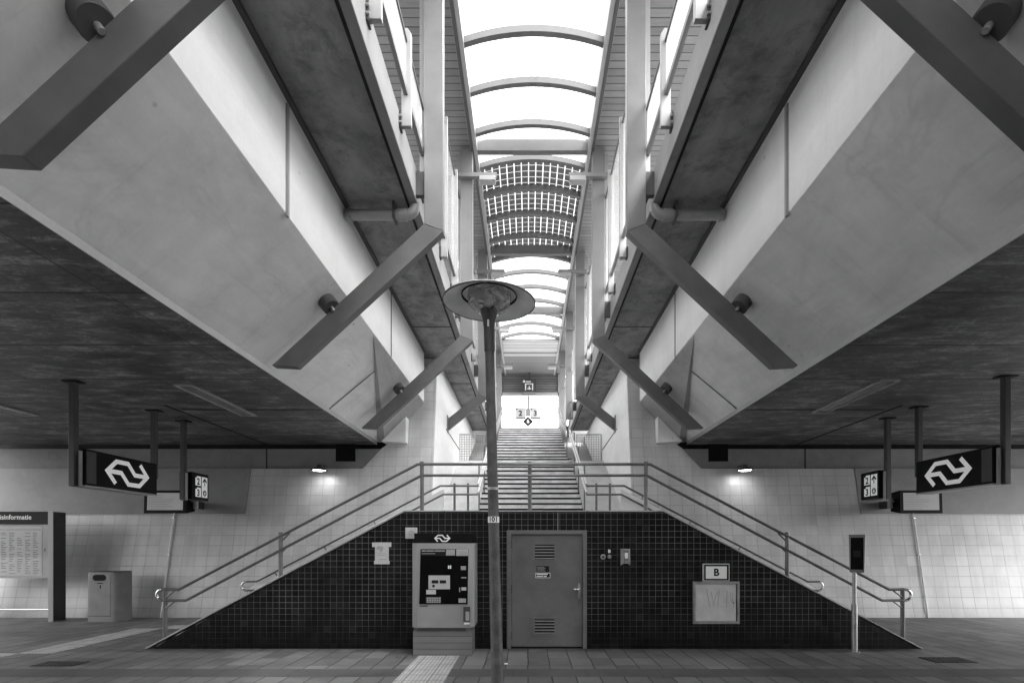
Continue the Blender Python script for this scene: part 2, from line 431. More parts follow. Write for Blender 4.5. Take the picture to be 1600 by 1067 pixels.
# ------------------------------------------------------------------ viaducts
H1, H2, H4 = 3.98, 2.77, 1.70
def viaduct(s):
    n = 'left' if s < 0 else 'right'
    far = 14.0 if s < 0 else 16.0
    v = thing('rail_viaduct', 'pale concrete viaduct girder with slanted web along the %s side of the stairs' % n, 'viaduct', (sx(s, 8), 0, 4.3))
    X = lambda h: sx(s, h)
    mb = MB()
    y0, y1 = -9.0, 13.15
    mb.prism([(X(H1),4.38),(X(H2),5.39),(X(H2),6.675),(X(far),6.675),(X(far),4.38)], 'y', y0, y1)
    mb.build('box_girder', 'girder_paint', v)
    # bright upright face of the girder, 3 mm proud
    MB().box(X(H2-.004), X(H2+.05), y0, 13.10, 5.395, 6.67).build('girder_face', 'bright_paint', v)
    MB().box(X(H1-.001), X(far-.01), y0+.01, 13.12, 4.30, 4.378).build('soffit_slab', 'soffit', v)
    MB().box(X(H1-.012), X(H1+.0), y0+.02, 13.13, 4.30, 4.385).build('drip_edge', 'lip_and_flank_shade', v)
    # haunch widening towards the abutment
    A = (X(H2+.01), 8.85, 5.375); E1 = (X(H2+.0), 13.16, 5.37); E2 = (X(3.16), 13.16, 4.97); E3 = (X(3.20), 13.16, 4.37); B2 = (X(3.78), 13.16, 4.36); B1 = (X(3.97), 13.16, 4.375)
    h = MB(); h.v = [A, E1, B2, B1]; h.f = [(0,1,2), (0,2,3), (0,3,1), (1,3,2)]; h.sm = [False]*4
    h.build('haunch', 'girder_paint', v)
    MB().prism([(X(3.17),4.31), (X(3.17),4.955), (X(3.78),4.34)], 'y', 12.86, 13.3).build('end_diaphragm', 'plaster', v)
    MB().quad((A[0]-s*.004, A[1], A[2]-.004), (B2[0]-s*.004, B2[1], B2[2]-.004), (B1[0]-s*.002, B1[1], B1[2]-.006)).build('haunch_flank_shade', 'lip_and_flank_shade', v, solid=False)  # thin dark overlay paints shade onto the haunch flank
    h.build('haunch', 'girder_paint', v)
    # joints and cover strips
    MB().box(X(H2-.03), X(H2-.002), 5.63, 5.67, 5.36, 6.60).build('cover_strip', 'steel_light', v)
    j = MB()
    j.box(X(H2-.012), X(H2), 9.95, 9.985, 5.40, 6.67)
    j.quad((X(H2-.008),9.95,5.386),(X(H2-.008),9.985,5.386),(X(H1-.008),9.985,4.376),(X(H1-.008),9.95,4.376))
    j.build('expansion_joint', 'joint_sealant', v, solid=False)
    for (a, b) in ((9.68, 9.72),):
        MB().box(X(H1+.02), X(6.65), a, b, 4.294, 4.302).build('soffit_joint', 'black_gap', v)
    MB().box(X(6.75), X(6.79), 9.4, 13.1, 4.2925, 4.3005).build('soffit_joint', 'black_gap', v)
    # cantilevered deck and its edge beam
    MB().box(X(H4+.12), X(H2+.02), y0, 22.3, 6.68, 6.94).build('deck_slab', 'slab', v)
    MB().box(X(H2+.02), X(far), y0, 23.0, 6.68, 6.945).build('platform_deck', 'slab', v)
    e = MB(); e.box(X(H4), X(H4+.12), y0, 24.0, 6.66, 7.13); e.build('edge_beam', 'beam_concrete', v, bevel=.012)
    MB().box(X(H4+.12), X(H4+.15), y0, 22.2, 6.655, 6.681).build('drip_groove', 'black_gap', v)
    for y in (1.4, 11.6, 15.7, 18.9):
        MB().box(X(H4+.125), X(H2-.01), y, y+.025, 6.673, 6.683).build('slab_joint', 'black_gap', v)
    # dark strip painted in as the shadow line where deck meets girder
    MB().box(X(H2-.06), X(H2-.003), y0, 13.1, 6.64, 6.682).build('shadow_seam', 'steel_dark', v)
    # drain pipe under the deck
    p = MB(); yz = 7.44
    pts = [(X(H2-.02), yz, 6.53), (X(1.86), yz, 6.53)] + [(X(1.86-.12*math.sin(a)), yz, 6.53+.12*(1-math.cos(a))) for a in (R(30), R(60), R(90))] + [(X(1.74), yz, 6.68)]
    p.tube(pts, .072, 14)
    pp = p.build('drain_pipe', 'pvc_pipe', v)
    c = MB(); c.tube([(X(1.99), yz, 6.53), (X(1.86), yz, 6.53)], .084, 14); c.build('pipe_collar', 'pvc_pipe', pp, org=world(v))
    c = MB(); c.tube([(X(2.66), yz, 6.53), (X(2.70), yz, 6.53)], .092, 14); c.build('pipe_collar', 'pvc_pipe', pp, org=world(v))
    c = MB(); c.box(X(2.02), X(2.05), yz-.1, yz+.1, 6.44, 6.675); c.build('pipe_strap', 'steel_dark', pp, org=world(v))
    return v
for s in (-1, 1): viaduct(s)

# ------------------------------------------------------------------ battered tiled abutment walls
def yw(z): return 12.25 + .19*z
def batter(mb):  # shear a vertical slab so that it leans back
    return mb.xf(lambda x, y, z: (x, y + .19*z, z))
def abutment(s):
    n = SIDE[s]; far = 26.0
    X = lambda h: sx(s, h)
    w = thing('tiled_abutment', 'white tiled leaning abutment wall %s of the stairs' % n, 'wall', (X(8), 12.3, 0))
    top = [(X(far),0),(X(far),3.66),(X(4.28),3.66),(X(3.82),4.20),(X(3.60),4.36),(X(3.55),6.64),(X(2.50),6.64),(X(2.50),0)]
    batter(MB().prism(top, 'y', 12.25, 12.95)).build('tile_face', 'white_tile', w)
    b = MB(); b.box(X(3.75), X(far), 13.06, 14.4, 3.6, 4.18); b.build('bearing_beam', 'beam_concrete', w)
    MB().box(X(3.5), X(far), 13.6, 14.5, 4.0, 4.66).build('back_wall', 'black_gap', w)
    rng = random.Random(5+s)
    for k, hx in enumerate((4.75,)):
        MB().box(X(hx-.25), X(hx+.25), 13.045, 13.5, 3.86, 4.30).build('bearing', 'black_paint', w)
    jx = 6.75 if s < 0 else 6.95
    MB().box(X(jx), X(jx+.035), 13.052, 13.07, 3.66, 4.18).build('beam_joint', 'joint_sealant', w)
    x0 = -7.02 if s < 0 else 8.27
    pan = [(x0, 2.50), (x0-s*.02, 3.662), (s*25.0, 3.662), (s*25.0, 2.50)]
    batter(MB().prism(pan, 'y', 12.232, 12.26)).build('painted_panel', 'panel_paint', w)
    batter(MB().box(X(5.2), X(far), 12.236, 12.262, 0, .10)).build('skirting', 'white_tile', w)
    return w
for s in (-1, 1): abutment(s)
ob = thing('unseen_rear_abutment', 'unseen grey concrete abutment wall behind the camera, added to cut front light', 'wall', (AX, -9, 0))
MB().box(-26, 26, -10.0, -9.05, 0, 6.9).build('wall_face', 'beam_concrete', ob)  # unseen wall, added to hold back light from behind the camera
# cable conduits down the tiled walls
for s, x in ((-1, -8.77), (1, 9.55)):
    zt = 2.75
    c = MB(); c.tube([(x, yw(0)-.035, 0), (x, yw(zt)-.035, zt)], .017, 10)
    t = thing('cable_conduit', 'thin silver conduit running down the white tiles below the %s monitor' % SIDE[s], 'conduit', (x, yw(0)-.03, 0))
    c.build('tube', 'white_print', t)
    for z in (.5, 1.5, 2.4):
        MB().box(x-.03, x+.03, yw(z)-.054, yw(z)+.01, z-.008, z+.008).build('clip', 'stainless', t)

# walls flanking the main flight
for s in (-1, 1):
    X = lambda h: sx(s, h)
    w = thing('stair_side_wall', 'smooth white plaster wall flanking the main flight on the %s' % SIDE[s], 'wall', (X(2.7), 17, 1.7))
    MB().prism([(yw(1.2)+.004, 1.2), (yw(6.64)+.004, 6.64), (23.2, 6.64), (23.2, 1.2)], 'x', X(2.485), X(2.95)).build('plaster_face', 'plaster', w)
    # diagonal groove and cable on plaster
    MB().tube([(X(2.475), 14.85, 5.09), (X(2.475), 17.75, 5.03)], .012, 6).build('cable', 'steel_dark', w)

# ------------------------------------------------------------------ podium (black tiled front) with its door
LZ = 2.19
pod = thing('tiled_podium', 'black tiled wall with sloping ends in front of the stair landing', 'wall', (AX, 8.6, 0))
def hx_wall(s, h): return AX + s*h
trap = [(sx(-1,6.40),0.0),(sx(-1,2.175),2.295),(sx(1,2.175),2.295),(sx(1,6.45),0.0)]
# leave a recess for the door: left block, lintel, right block
DX0, DX1, DZ = -.355, .985, 1.985
def slope_z(x):
    h = abs(x-AX); return 2.295 if h <= 2.175 else max(0, 2.295*(1-(h-2.175)/(4.25)))
MB().prism([trap[0], trap[1], (DX0,2.295), (DX0,0)], 'y', 8.59, 8.80).build('tile_face', 'black_tile', pod)
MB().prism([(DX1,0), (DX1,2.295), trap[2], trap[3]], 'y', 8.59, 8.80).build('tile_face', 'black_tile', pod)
MB().box(DX0, DX1, 8.59, 8.80, DZ, 2.295).build('tile_face', 'black_tile', pod)
cap = MB()
for s in (-1, 1):
    a = (sx(s,6.50), 0.0); b = (sx(s,2.175), 2.297); c = (sx(s,2.175), 2.318); d = (sx(s,6.53), .006)
    cap.prism([a, b, c, d], 'y', 8.575, 8.80)
cap.prism([(sx(-1,2.175),2.297),(sx(1,2.175),2.297),(sx(1,2.175),2.318),(sx(-1,2.175),2.318)], 'y', 8.575, 8.80)
cap.build('stone_cap', 'stone_cap', pod)
# door
fr = MB(); fr.box(DX0, DX0+.07, 8.56, 8.70, 0, DZ); fr.box(DX1-.07, DX1, 8.56, 8.70, 0, DZ); fr.box(DX0+.07, DX1-.07, 8.56, 8.70, DZ-.07, DZ)
fr.build('door_frame', 'door_paint', pod, bevel=.006)
door = MB().box(DX0+.075, DX1-.075, 8.60, 8.65, .035, DZ-.076).build('door', 'door_paint', pod, bevel=.004)
MB().box(DX0, DX1, 8.62, 8.8, 0, .03).build('door_sill', 'black_gap', pod)
for zc, in ((1.62,), (.37,)):
    zc = zc
    x0, x1 = .115, .445
    vf = MB(); vf.box(x0-.05, x1+.05, 8.585, 8.60, zc-.16, zc-.125); vf.box(x0-.05, x1+.05, 8.585, 8.60, zc+.125, zc+.16); vf.box(x0-.05, x0, 8.585, 8.60, zc-.125, zc+.125); vf.box(x1, x1+.05, 8.585, 8.60, zc-.125, zc+.125)
    vt = vf.build('vent', 'door_paint', door, org=world(pod))
    MB().box(x0, x1, 8.590, 8.599, zc-.125, zc+.125).build('vent_hole', 'black_gap', door, org=world(pod))
    lv = MB()
    for k in range(5):
        z = zc-.115+k*.05
        lv.quad((x0, 8.582, z), (x1, 8.582, z), (x1, 8.597, z+.034), (x0, 8.597, z+.034))
    lv.build('vent_slats', 'door_paint', door, org=world(pod), solid=False)
for (z0, z1, nm) in ((1.285, 1.385, 'dark'), (1.185, 1.270, 'white')):
    x0, x1 = (.145, .355) if nm == 'dark' else (.125, .375)
    nt = MB().box(x0, x1, 8.594, 8.599, z0, z1).build('notice', 'white_print' if nm == 'white' else 'dark_print', door, org=world(pod))
    if nm == 'white':
        MB().box(x0+.008, x1-.008, 8.592, 8.5945, z0+.008, z1-.008).build('notice_field', 'dark_print', door, org=world(pod))
        q = MB()
        for r_, (a, b) in enumerate(((.02,.205),(.02,.13),(.14,.19))):
            zz = z1-.032 if r_ == 0 else z0+.018
            q.box(x0+a, x0+b, 8.590, 8.5925, zz, zz+.018)
        q.build('notice_lines', 'white_print', door, org=world(pod))
    else:
        q = MB()
        for k in range(4): q.box(x0+.012, x0+.15-.02*(k % 2), 8.5925, 8.5945, z0+.015+k*.02, z0+.024+k*.02)
        q.build('notice_lines', 'grey_print', door, org=world(pod))
hn = MB(); hn.box(.842, .878, 8.585, 8.60, .84, 1.09); hdl = hn.build('handle_plate', 'stainless', door, org=world(pod), bevel=.004)
MB().tube([(.86, 8.60, 1.00), (.86, 8.545, 1.00), (.765, 8.545, 1.00)], .010, 10).build('handle', 'stainless', door, org=world(pod))
for z in (.22, 1.0, 1.75): MB().tube([(DX0+.072, 8.575, z-.07), (DX0+.072, 8.575, z+.07)], .010, 8).build('hinge', 'steel_dark', door, org=world(pod))
MB().tube([(.50, 8.583, 1.985), (.50, 8.583, 2.29)], .005, 6).build('cable', 'grey_print', pod)

# ------------------------------------------------------------------ stairs
# side flights, behind the podium
NR = 12; RS = LZ/NR
for s in (-1, 1):
    X = lambda h: sx(s, h)
    st = thing('side_staircase', 'grey concrete flight climbing to the landing from the %s' % SIDE[s], 'stairs', (X(4.2), 10.3, 0))
    go = (6.30-2.175)/NR
    poly = [(X(2.175), 0), (X(2.175), LZ)]
    for k in range(NR):
        h = 2.175 + go*(k+1); z = LZ - RS*k
        poly += [(X(h), z), (X(h), max(z-RS, 0.0))]
    poly = poly[:-1] + [(X(2.175+go*NR), 0)]
    MB().prism(poly, 'y', 8.802, 12.05).build('steps', 'stair_concrete', st)
    # light stringer along the tiled wall
    MB().prism([(X(6.75), .55), (X(6.75), .70), (X(2.10), 3.06), (X(2.10), 2.55)], 'y', 12.16, 12.24).build('stringer', 'plaster', st)
# landing and main flight
ms = thing('main_staircase', 'long straight grey staircase rising between the viaducts to the platform', 'stairs', (AX, 13, 0))
MB().box(sx(-1,2.175), sx(1,2.175), 8.802, 13.10, 0.0, LZ).build('landing', 'stair_concrete', ms)
MB().box(sx(-1,2.50), sx(1,2.50), 12.0, 14.1, 1.2, LZ-.004).build('landing', 'stair_concrete', ms)
nos = []   # (y,z) nosing positions
for k in range(1, 15): nos.append((14.1+(k-3)*.333, EYE+.44+.18*k))
for k in range(12): nos.append((18.33+k*.397, EYE+3.15+k*.181))
poly = [(nos[0][0], LZ-.3)]
for i, (y, z) in enumerate(nos):
    zp = LZ if i == 0 else nos[i-1][1]
    poly += [(y, zp), (y, z)]
poly += [(23.3, nos[-1][1]), (23.3, LZ-.3)]
def cut(poly, lo, hi): return poly
low = [(nos[0][0], LZ-.3)]
for i in range(14):
    zp = LZ if i == 0 else nos[i-1][1]
    low += [(nos[i][0], zp), (nos[i][0], nos[i][1])]
low += [(nos[14][0], nos[13][1]), (nos[14][0], LZ-.3)]
MB().prism(low, 'x', sx(-1,1.445)-.02, sx(1,1.445)-.02).build('lower_flight', 'tread', ms)
upp = [(nos[14][0]-.001, LZ-.3), (nos[14][0]-.001, nos[13][1])]
for i in range(14, 26): upp += [(nos[i][0], nos[i-1][1]), (nos[i][0], nos[i][1])]
upp += [(24.0, nos[-1][1]), (24.0, LZ-.3)]
MB().prism(upp, 'x', sx(-1,1.34)-.02, sx(1,1.34)-.02).build('upper_flight', 'tread', ms)
for i, (y, z) in enumerate(nos):
    hw = 1.44 if i < 14 else 1.335
    MB().box(sx(-1,hw)-.02, sx(1,hw)-.02, y-.014, y+.03, z-.044, z+.003).build('nosing', 'black_paint', ms)
# sloping sides flush with the flight
for s in (-1, 1):
    X = lambda h: sx(s, h)-.02
    MB().prism([(13.4, LZ-.3), (13.2, LZ+.02), (13.4, LZ+.02+.15), (17.52, EYE+2.85), (17.95, EYE+2.85), (17.95, LZ-.3)], 'x', X(1.447), X(2.515)).build('side_ramp', 'stair_concrete', ms)
    MB().prism([(17.96, LZ-.3), (17.96, EYE+2.2), (23.2, EYE+4.6), (23.2, LZ-.3)], 'x', X(1.342), X(2.51)).build('side_ramp', 'beam_concrete', ms)
    MB().box(X(1.342), X(2.62), 23.205, 24.3, LZ-.3, 6.885).build('head_wall', 'beam_concrete', ms)
    MB().box(X(1.345), X(1.447), 17.54, 17.95, LZ, EYE+2.90).build('side_kerb', 'stair_concrete', ms)
tag(MB().box(-9, 9, 24.0, 70, 6.4, 6.888).build('platform', 'stair_concrete'), kind='structure')

# wire guards beside the flight
for s in (-1, 1):
    X = lambda h: sx(s, h)-.02
    g = thing('wire_guard', 'wire mesh guard panel standing %s of the main flight' % SIDE[s], 'guard panel', (X(2.1), 17.85, EYE+2.85))
    fr = MB(); x0, x1 = X(1.62), X(2.47); z0, z1 = EYE+2.9, EYE+3.82; y = 17.85
    for a, b in (((x0,y,z0),(x0,y,z1)), ((x1,y,z0),(x1,y,z1)), ((x0,y,z0),(x1,y,z0)), ((x0,y,z1),(x1,y,z1))): fr.tube([a, b], .018, 8)
    fr.build('frame', 'mesh_wire', g)
    w = MB()
    for k in range(1, 10): xx = x0+(x1-x0)*k/10; w.tube([(xx,y,z0),(xx,y,z1)], .007, 5)
    for k in range(1, 11): zz = z0+(z1-z0)*k/11; w.tube([(x0,y,zz),(x1,y,zz)], .007, 5)
    w.build('wire_mesh', 'mesh_wire', g)

# ------------------------------------------------------------------ handrails
def arc_end(p, q, out, n=8):
    """half-circle from p to q bulging along out (unit vector)"""
    p, q = Vector(p), Vector(q); c = (p+q)/2; r = (p-q).length/2; d = (p-q).normalized(); o = Vector(out)
    return [tuple(c + d*r*math.cos(math.pi*i/n) + o*r*math.sin(math.pi*i/n)) for i in range(n+1)]
fr = thing('landing_railing', 'tubular steel railing along the top of the black tiled wall', 'railing', (AX, 8.7, 2.31))
YF = 8.68
def fp(h, z, s): return (sx(s, h), YF, EYE+z)
def fpz(h, s, z): return (sx(s,h), YF, z)
UL, LL = 3.105, 2.915
up = [fpz(6.02,-1,.985), fpz(1.97,-1,UL), fpz(1.97,1,UL), fpz(6.02,1,.985)]
lo = [fpz(5.90,-1,.80), fpz(1.91,-1,LL), fpz(1.91,1,LL), fpz(5.90,1,.80)]
up2 = [fpz(6.30,-1,.985)] + up + [fpz(6.30,1,.985)]
lo2 = [fpz(6.30,-1,.80)] + lo + [fpz(6.30,1,.80)]
MB().tube(up2, .024, 12).build('handrail', 'rail_steel', fr)
MB().tube(lo2, .024, 12).build('handrail', 'rail_steel', fr)
for s in (-1, 1):
    MB().tube(arc_end(fpz(6.30,s,.985), fpz(6.30,s,.80), (s,0,0)), .024, 12).build('end_loop', 'stainless', fr)
def fpost(h, s, ztop, zbot):
    MB().tube([(sx(s,h), YF+.012, zbot), (sx(s,h), YF+.012, ztop)], .034, 12).build('post', 'rail_steel', fr)
fpost(.07, -1, 3.15, 2.31)
for s in (-1, 1):
    fpost(1.90, s, 3.15, 2.31)
    fpost(4.30, s, 1.955, slope_z(sx(s,4.30))-.02)
    fpost(6.26, s, 1.01, .0)
    for (h, z) in ((4.30, 1.78),):
        MB().tube([(sx(s,h), YF, z), (sx(s,h-.16), YF, z+.16)], .014, 8).build('bracket', 'rail_steel', fr)
        MB().tube([(sx(s,h), YF, z-.19), (sx(s,h-.16), YF, z-.03)], .014, 8).build('bracket', 'rail_steel', fr)
    MB().tube([(sx(s,6.26), YF, .84), (sx(s,6.08), YF, .975)], .014, 8).build('bracket', 'rail_steel', fr)
    MB().tube([(sx(s,6.26), YF, .66), (sx(s,6.08), YF, .79)], .014, 8).build('bracket', 'rail_steel', fr)
YB = 12.08
for s in (-1, 1):
    br = thing('stair_handrail', 'double tubular handrail along the tiled wall and up the %s side of the main flight' % SIDE[s], 'handrail', (sx(s,3), YB, .6))
    def bp(h, z, y=YB): return (sx(s, h), y, z)
    MB().tube([bp(6.75,.87), bp(6.50,.87), bp(2.17,3.126), bp(1.29,3.126), bp(1.285,3.17,YB+.06)], .024, 12).build('handrail', 'rail_steel', br)
    MB().tube([bp(1.285,3.17,YB+.06), bp(1.27,5.47,16.7)], .0235, 12).build('flight_rail', 'rail_lit', br)  # lit copy of the rail steel; light on the flight is painted in
    MB().tube([bp(1.285,2.97,YB+.06), bp(1.27,5.27,16.7)], .0235, 12).build('flight_rail', 'rail_lit', br)
    MB().tube([bp(6.75,.66), bp(6.42,.66), bp(2.10,2.925), bp(1.29,2.925), bp(1.285,2.97,YB+.06)], .024, 12).build('handrail', 'rail_steel', br)
    MB().tube(arc_end(bp(6.75,.87), bp(6.75,.66), (s,0,0)), .024, 12).build('end_loop', 'stainless', br)
    MB().tube(arc_end(bp(1.27,5.47,16.7), bp(1.27,5.27,16.7), (0,.8,.55)), .024, 12).build('end_loop', 'stainless', br)
    for h in (1.50, 1.82): MB().tube([bp(h+.02, LZ-.01, YB+.05), bp(h+.02, 3.19, YB+.05)], .028, 10).build('post', 'rail_steel', br)
    for f in (.10, .37, .64, .9):
        h = 6.5-(6.5-2.17)*f; z = .87+(3.126-.87)*f
        MB().tube([bp(h, z-.03), bp(h, z-.10, YB+.10)], .012, 8).build('bracket', 'rail_steel', br)
    for y in (13.6, 15.2, 16.6):
        z = 3.126+(y-YB)*(5.47-3.126)/(16.7-YB)
        MB().tube([bp(1.40, LZ if y < 13.2 else LZ+.1+(y-13.4)*.54, y), bp(1.40, z-.05, y)], .02, 8).build('post', 'rail_steel', br)
        MB().tube([bp(1.40, z-.06, y), bp(1.27, z-.03, y)], .012, 8).build('bracket', 'rail_steel', br)
    ur = thing('stair_handrail', 'short upper double handrail on the %s side below the platform' % SIDE[s], 'handrail', (sx(s,1.27), 18, 5))
    for dz in (0, .2):
        MB().tube([bp(1.25, EYE+3.95-dz, 17.9), bp(1.25, EYE+6.05-dz, 22.7), bp(1.25, EYE+6.05-dz, 23.4)], .024, 10).build('handrail', 'rail_steel', ur)
    MB().tube(arc_end(bp(1.25, EYE+3.95, 17.9), bp(1.25, EYE+3.75, 17.9), (0,-.8,-.5)), .024, 10).build('end_loop', 'stainless', ur)
    for y in (18.4, 20.5, 22.6):
        zr = EYE+3.95+(y-17.9)*2.1/4.8
        MB().tube([bp(1.30, EYE+3.0+(y-18)*.456, y), bp(1.30, zr-.02, y)], .02, 8).build('post', 'rail_steel', ur)

# ------------------------------------------------------------------ steel portal frames
ZR = 10.32
YFR = [3.46, 7.40, 11.30, 15.25, 19.15, 23.05]
FD = .14
def portal(y, ordinal, brace):
    t = thing('portal_frame', 'pale steel portal frame over the stairs, %s from the camera' % ordinal, 'steel frame', (AX, y, 4.2), 'steel portal frames along the stair void')
    y0, y1 = y-FD, y
    for s in (-1, 1):
        X = lambda h: sx(s, h)
        zb = 6.28 if brace else 6.55
        col = MB()
        if brace == 1:
            # column and brace share a mitred knee: column part ends on the knee plane
            col.prism([(X(1.575), ZR+.22), (X(1.575), 6.29), (X(1.305), 6.19), (X(1.305), ZR+.22)], 'y', y0, y1)
            b = MB(); b.prism([(X(1.575), 6.288), (X(3.735), 4.285), (X(3.385), 4.265), (X(1.305), 6.188)], 'y', y0+.002, y1-.002)
        elif brace == 2:
            col.prism([(X(1.575), ZR+.22), (X(1.575), 6.16), (X(1.305), 6.06), (X(1.305), ZR+.22)], 'y', y0, y1)
            b = MB(); b.prism([(X(1.575), 6.158), (X(2.46), 5.46), (X(2.46), 5.12), (X(1.305), 6.058)], 'y', y0+.002, y1-.002)
        else:
            col.box(X(1.305), X(1.575), y0, y1, 6.40, ZR+.22); b = None
        c = col.build('column', 'steel_paint', t, bevel=.008)
        # flange of the rolled section behind the face
        MB().box(X(1.60), X(1.66), y-.03, y+.03, 6.9, ZR).build('downpipe', 'steel_light', t)
        if b:
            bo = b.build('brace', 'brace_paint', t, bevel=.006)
        if brace == 1:
            # pivot bracket between brace and girder web
            c0 = Vector((X(2.97), y-.12, 5.21)); nrm = Vector((-s*.60, -.22, -.77)).normalized()
            zq = Vector((0,0,1)).rotation_difference(nrm).to_matrix()
            pv = MB().lathe([(0,-.12),(.122,-.12),(.122,.14),(.114,.155),(0,.155)], c0, 28, zq).build('pivot_bracket', 'steel_dark', t)
            MB().lathe([(0,.15),(.027,.15),(.027,.20),(.020,.212),(0,.212)], c0, 14, zq).build('pivot_pin', 'galvanised', pv, org=world(t))
        if brace == 2:
            MB().box(X(2.46), X(2.485), y0-.06, y1+.06, 5.05, 5.55).build('wall_plate', 'steel_paint', t, bevel=.004)
        MB().box(X(1.575), X(1.70), y0+.03, y1-.03, 6.72, 7.05).build('fixing_plate', 'steel_dark', t)
    MB().box(sx(-1,1.303), sx(1,1.303), y0+.003, y1-.003, ZR-.0, ZR+.26).build('roof_beam', 'rib_paint', t, bevel=.008)
    return t
for y, o, b in zip(YFR, ('nearest', 'second', 'third', 'fourth', 'fifth', 'farthest'), (1, 1, 1, 2, 0, 0)): portal(y, o, b)

# ------------------------------------------------------------------ canopy roof
roof = thing('canopy_roof', 'vaulted glass canopy with boarded sides above the stairs', 'canopy', (AX, 8, ZR))
YE0, YE1 = -9.0, 23.5
for s in (-1, 1):
    X = lambda h: sx(s, h)
    MB().box(X(1.205), X(1.35), YE0, 26.0, ZR-.012, ZR+.34).build('edge_beam', 'steel_light', roof, bevel=.006)
    MB().box(X(1.352), X(3.05), YE0, 26.2, ZR+.06, ZR+.22).build('boarded_soffit', 'canopy_boards', roof)
    MB().box(X(1.28), X(1.345), YE0, 26.0, ZR-.022, ZR-.0125).build('edge_trim', 'steel_dark', roof)
ys = [11.30+.49+.977*k for k in range(-20, 11)]
RISE, HALF = .20, 1.203
Rv = (HALF**2+RISE**2)/(2*RISE)
def vz(x): return math.sqrt(Rv*Rv-x*x)-(Rv-RISE)
NSEG = 16
xs = [HALF*(2*k/NSEG-1) for k in range(NSEG+1)]
def vault(y0, y1, zb, th):
    mb = MB(); n = len(xs)
    poly = [(AX+x, zb+vz(x)) for x in xs] + [(AX+x, zb+vz(x)+th) for x in reversed(xs)]
    i = len(mb.v)
    mb.v += [(p[0], y0, p[1]) for p in poly] + [(p[0], y1, p[1]) for p in poly]; m = len(poly)
    for k in range(n-1):
        a, b = k, k+1; c, d = m-2-k, m-1-k
        mb.f.append((a, b, c, d)); mb.f.append((m+a, m+d, m+c, m+b)); mb.sm += [False]*2
    for k in range(m):
        j = (k+1) % m; mb.f.append((k, m+k, m+j, j)); mb.sm.append(True)
    return mb
for y in ys:
    vault(y-.05, y+.05, ZR+.05, .115).build('roof_rib', 'rib_paint', roof)
for a, b in zip(ys[:-1], ys[1:]):
    sol = 11.7 < a < 15.0
    vault(a, b, ZR+.175, .008).build('solar_pane' if sol else 'glass_pane', 'solar' if sol else 'roof_glass', roof)
MB().box(sx(-1,1.2), sx(1,1.2), ys[-1]+.05, 23.4, ZR+.02, ZR+.09).build('slatted_ceiling', 'slat_panel', roof)
MB().box(sx(-1,1.2), sx(1,1.2), 23.4, 26.0, ZR+.03, ZR+.1).build('dark_ceiling', 'canopy_boards', roof)
MB().box(sx(-1,1.5), sx(1,1.5), 26.0, 26.08, EYE+7.68, ZR+.1).build('gable_louvre', 'louvre', roof)
MB().box(sx(-1,1.5), sx(1,1.5), 25.9, 26.05, EYE+7.53, EYE+7.68).build('gable_trim', 'steel_light', roof)
for s in (-1, 1): MB().box(sx(s,1.42), sx(s,1.66), 25.9, 26.05, 6.88, ZR+.1).build('gable_post', 'steel_light', roof)
MB().box(-1.0, 1.2, 26.1, 29.3, ZR+.35, ZR+.45).build('rear_roof', 'canopy_boards', roof)

# platform luminaires on arms at each frame
for i, (y, nm) in enumerate(((YFR[2]-.2, 'third frame'), (YFR[3]-.25, 'fourth frame'), (YFR[4]-.2, 'fifth frame'), (YFR[5]-.2, 'farthest frame'))):
    for s in (-1, 1):
        X = lambda h: sx(s, h)
        L = thing('arm_light', 'white box light on a short arm, %s side of the %s' % (SIDE[s], nm), 'light', (X(1.3), y, EYE+7.95))
        MB().box(X(.78), X(1.63), y-.055, y+.055, EYE+7.93, EYE+8.02).build('arm', 'steel_paint', L, bevel=.006)
        MB().box(X(.80), X(1.15), y-.09, y+.09, EYE+7.83, EYE+7.927).build('lamp_housing', 'lamp_grey', L, bevel=.01)
        MB().box(X(1.31), X(1.42), y+.056, YFR[2+i]-FD, EYE+7.94, EYE+8.01).build('arm_bracket', 'steel_light', L)

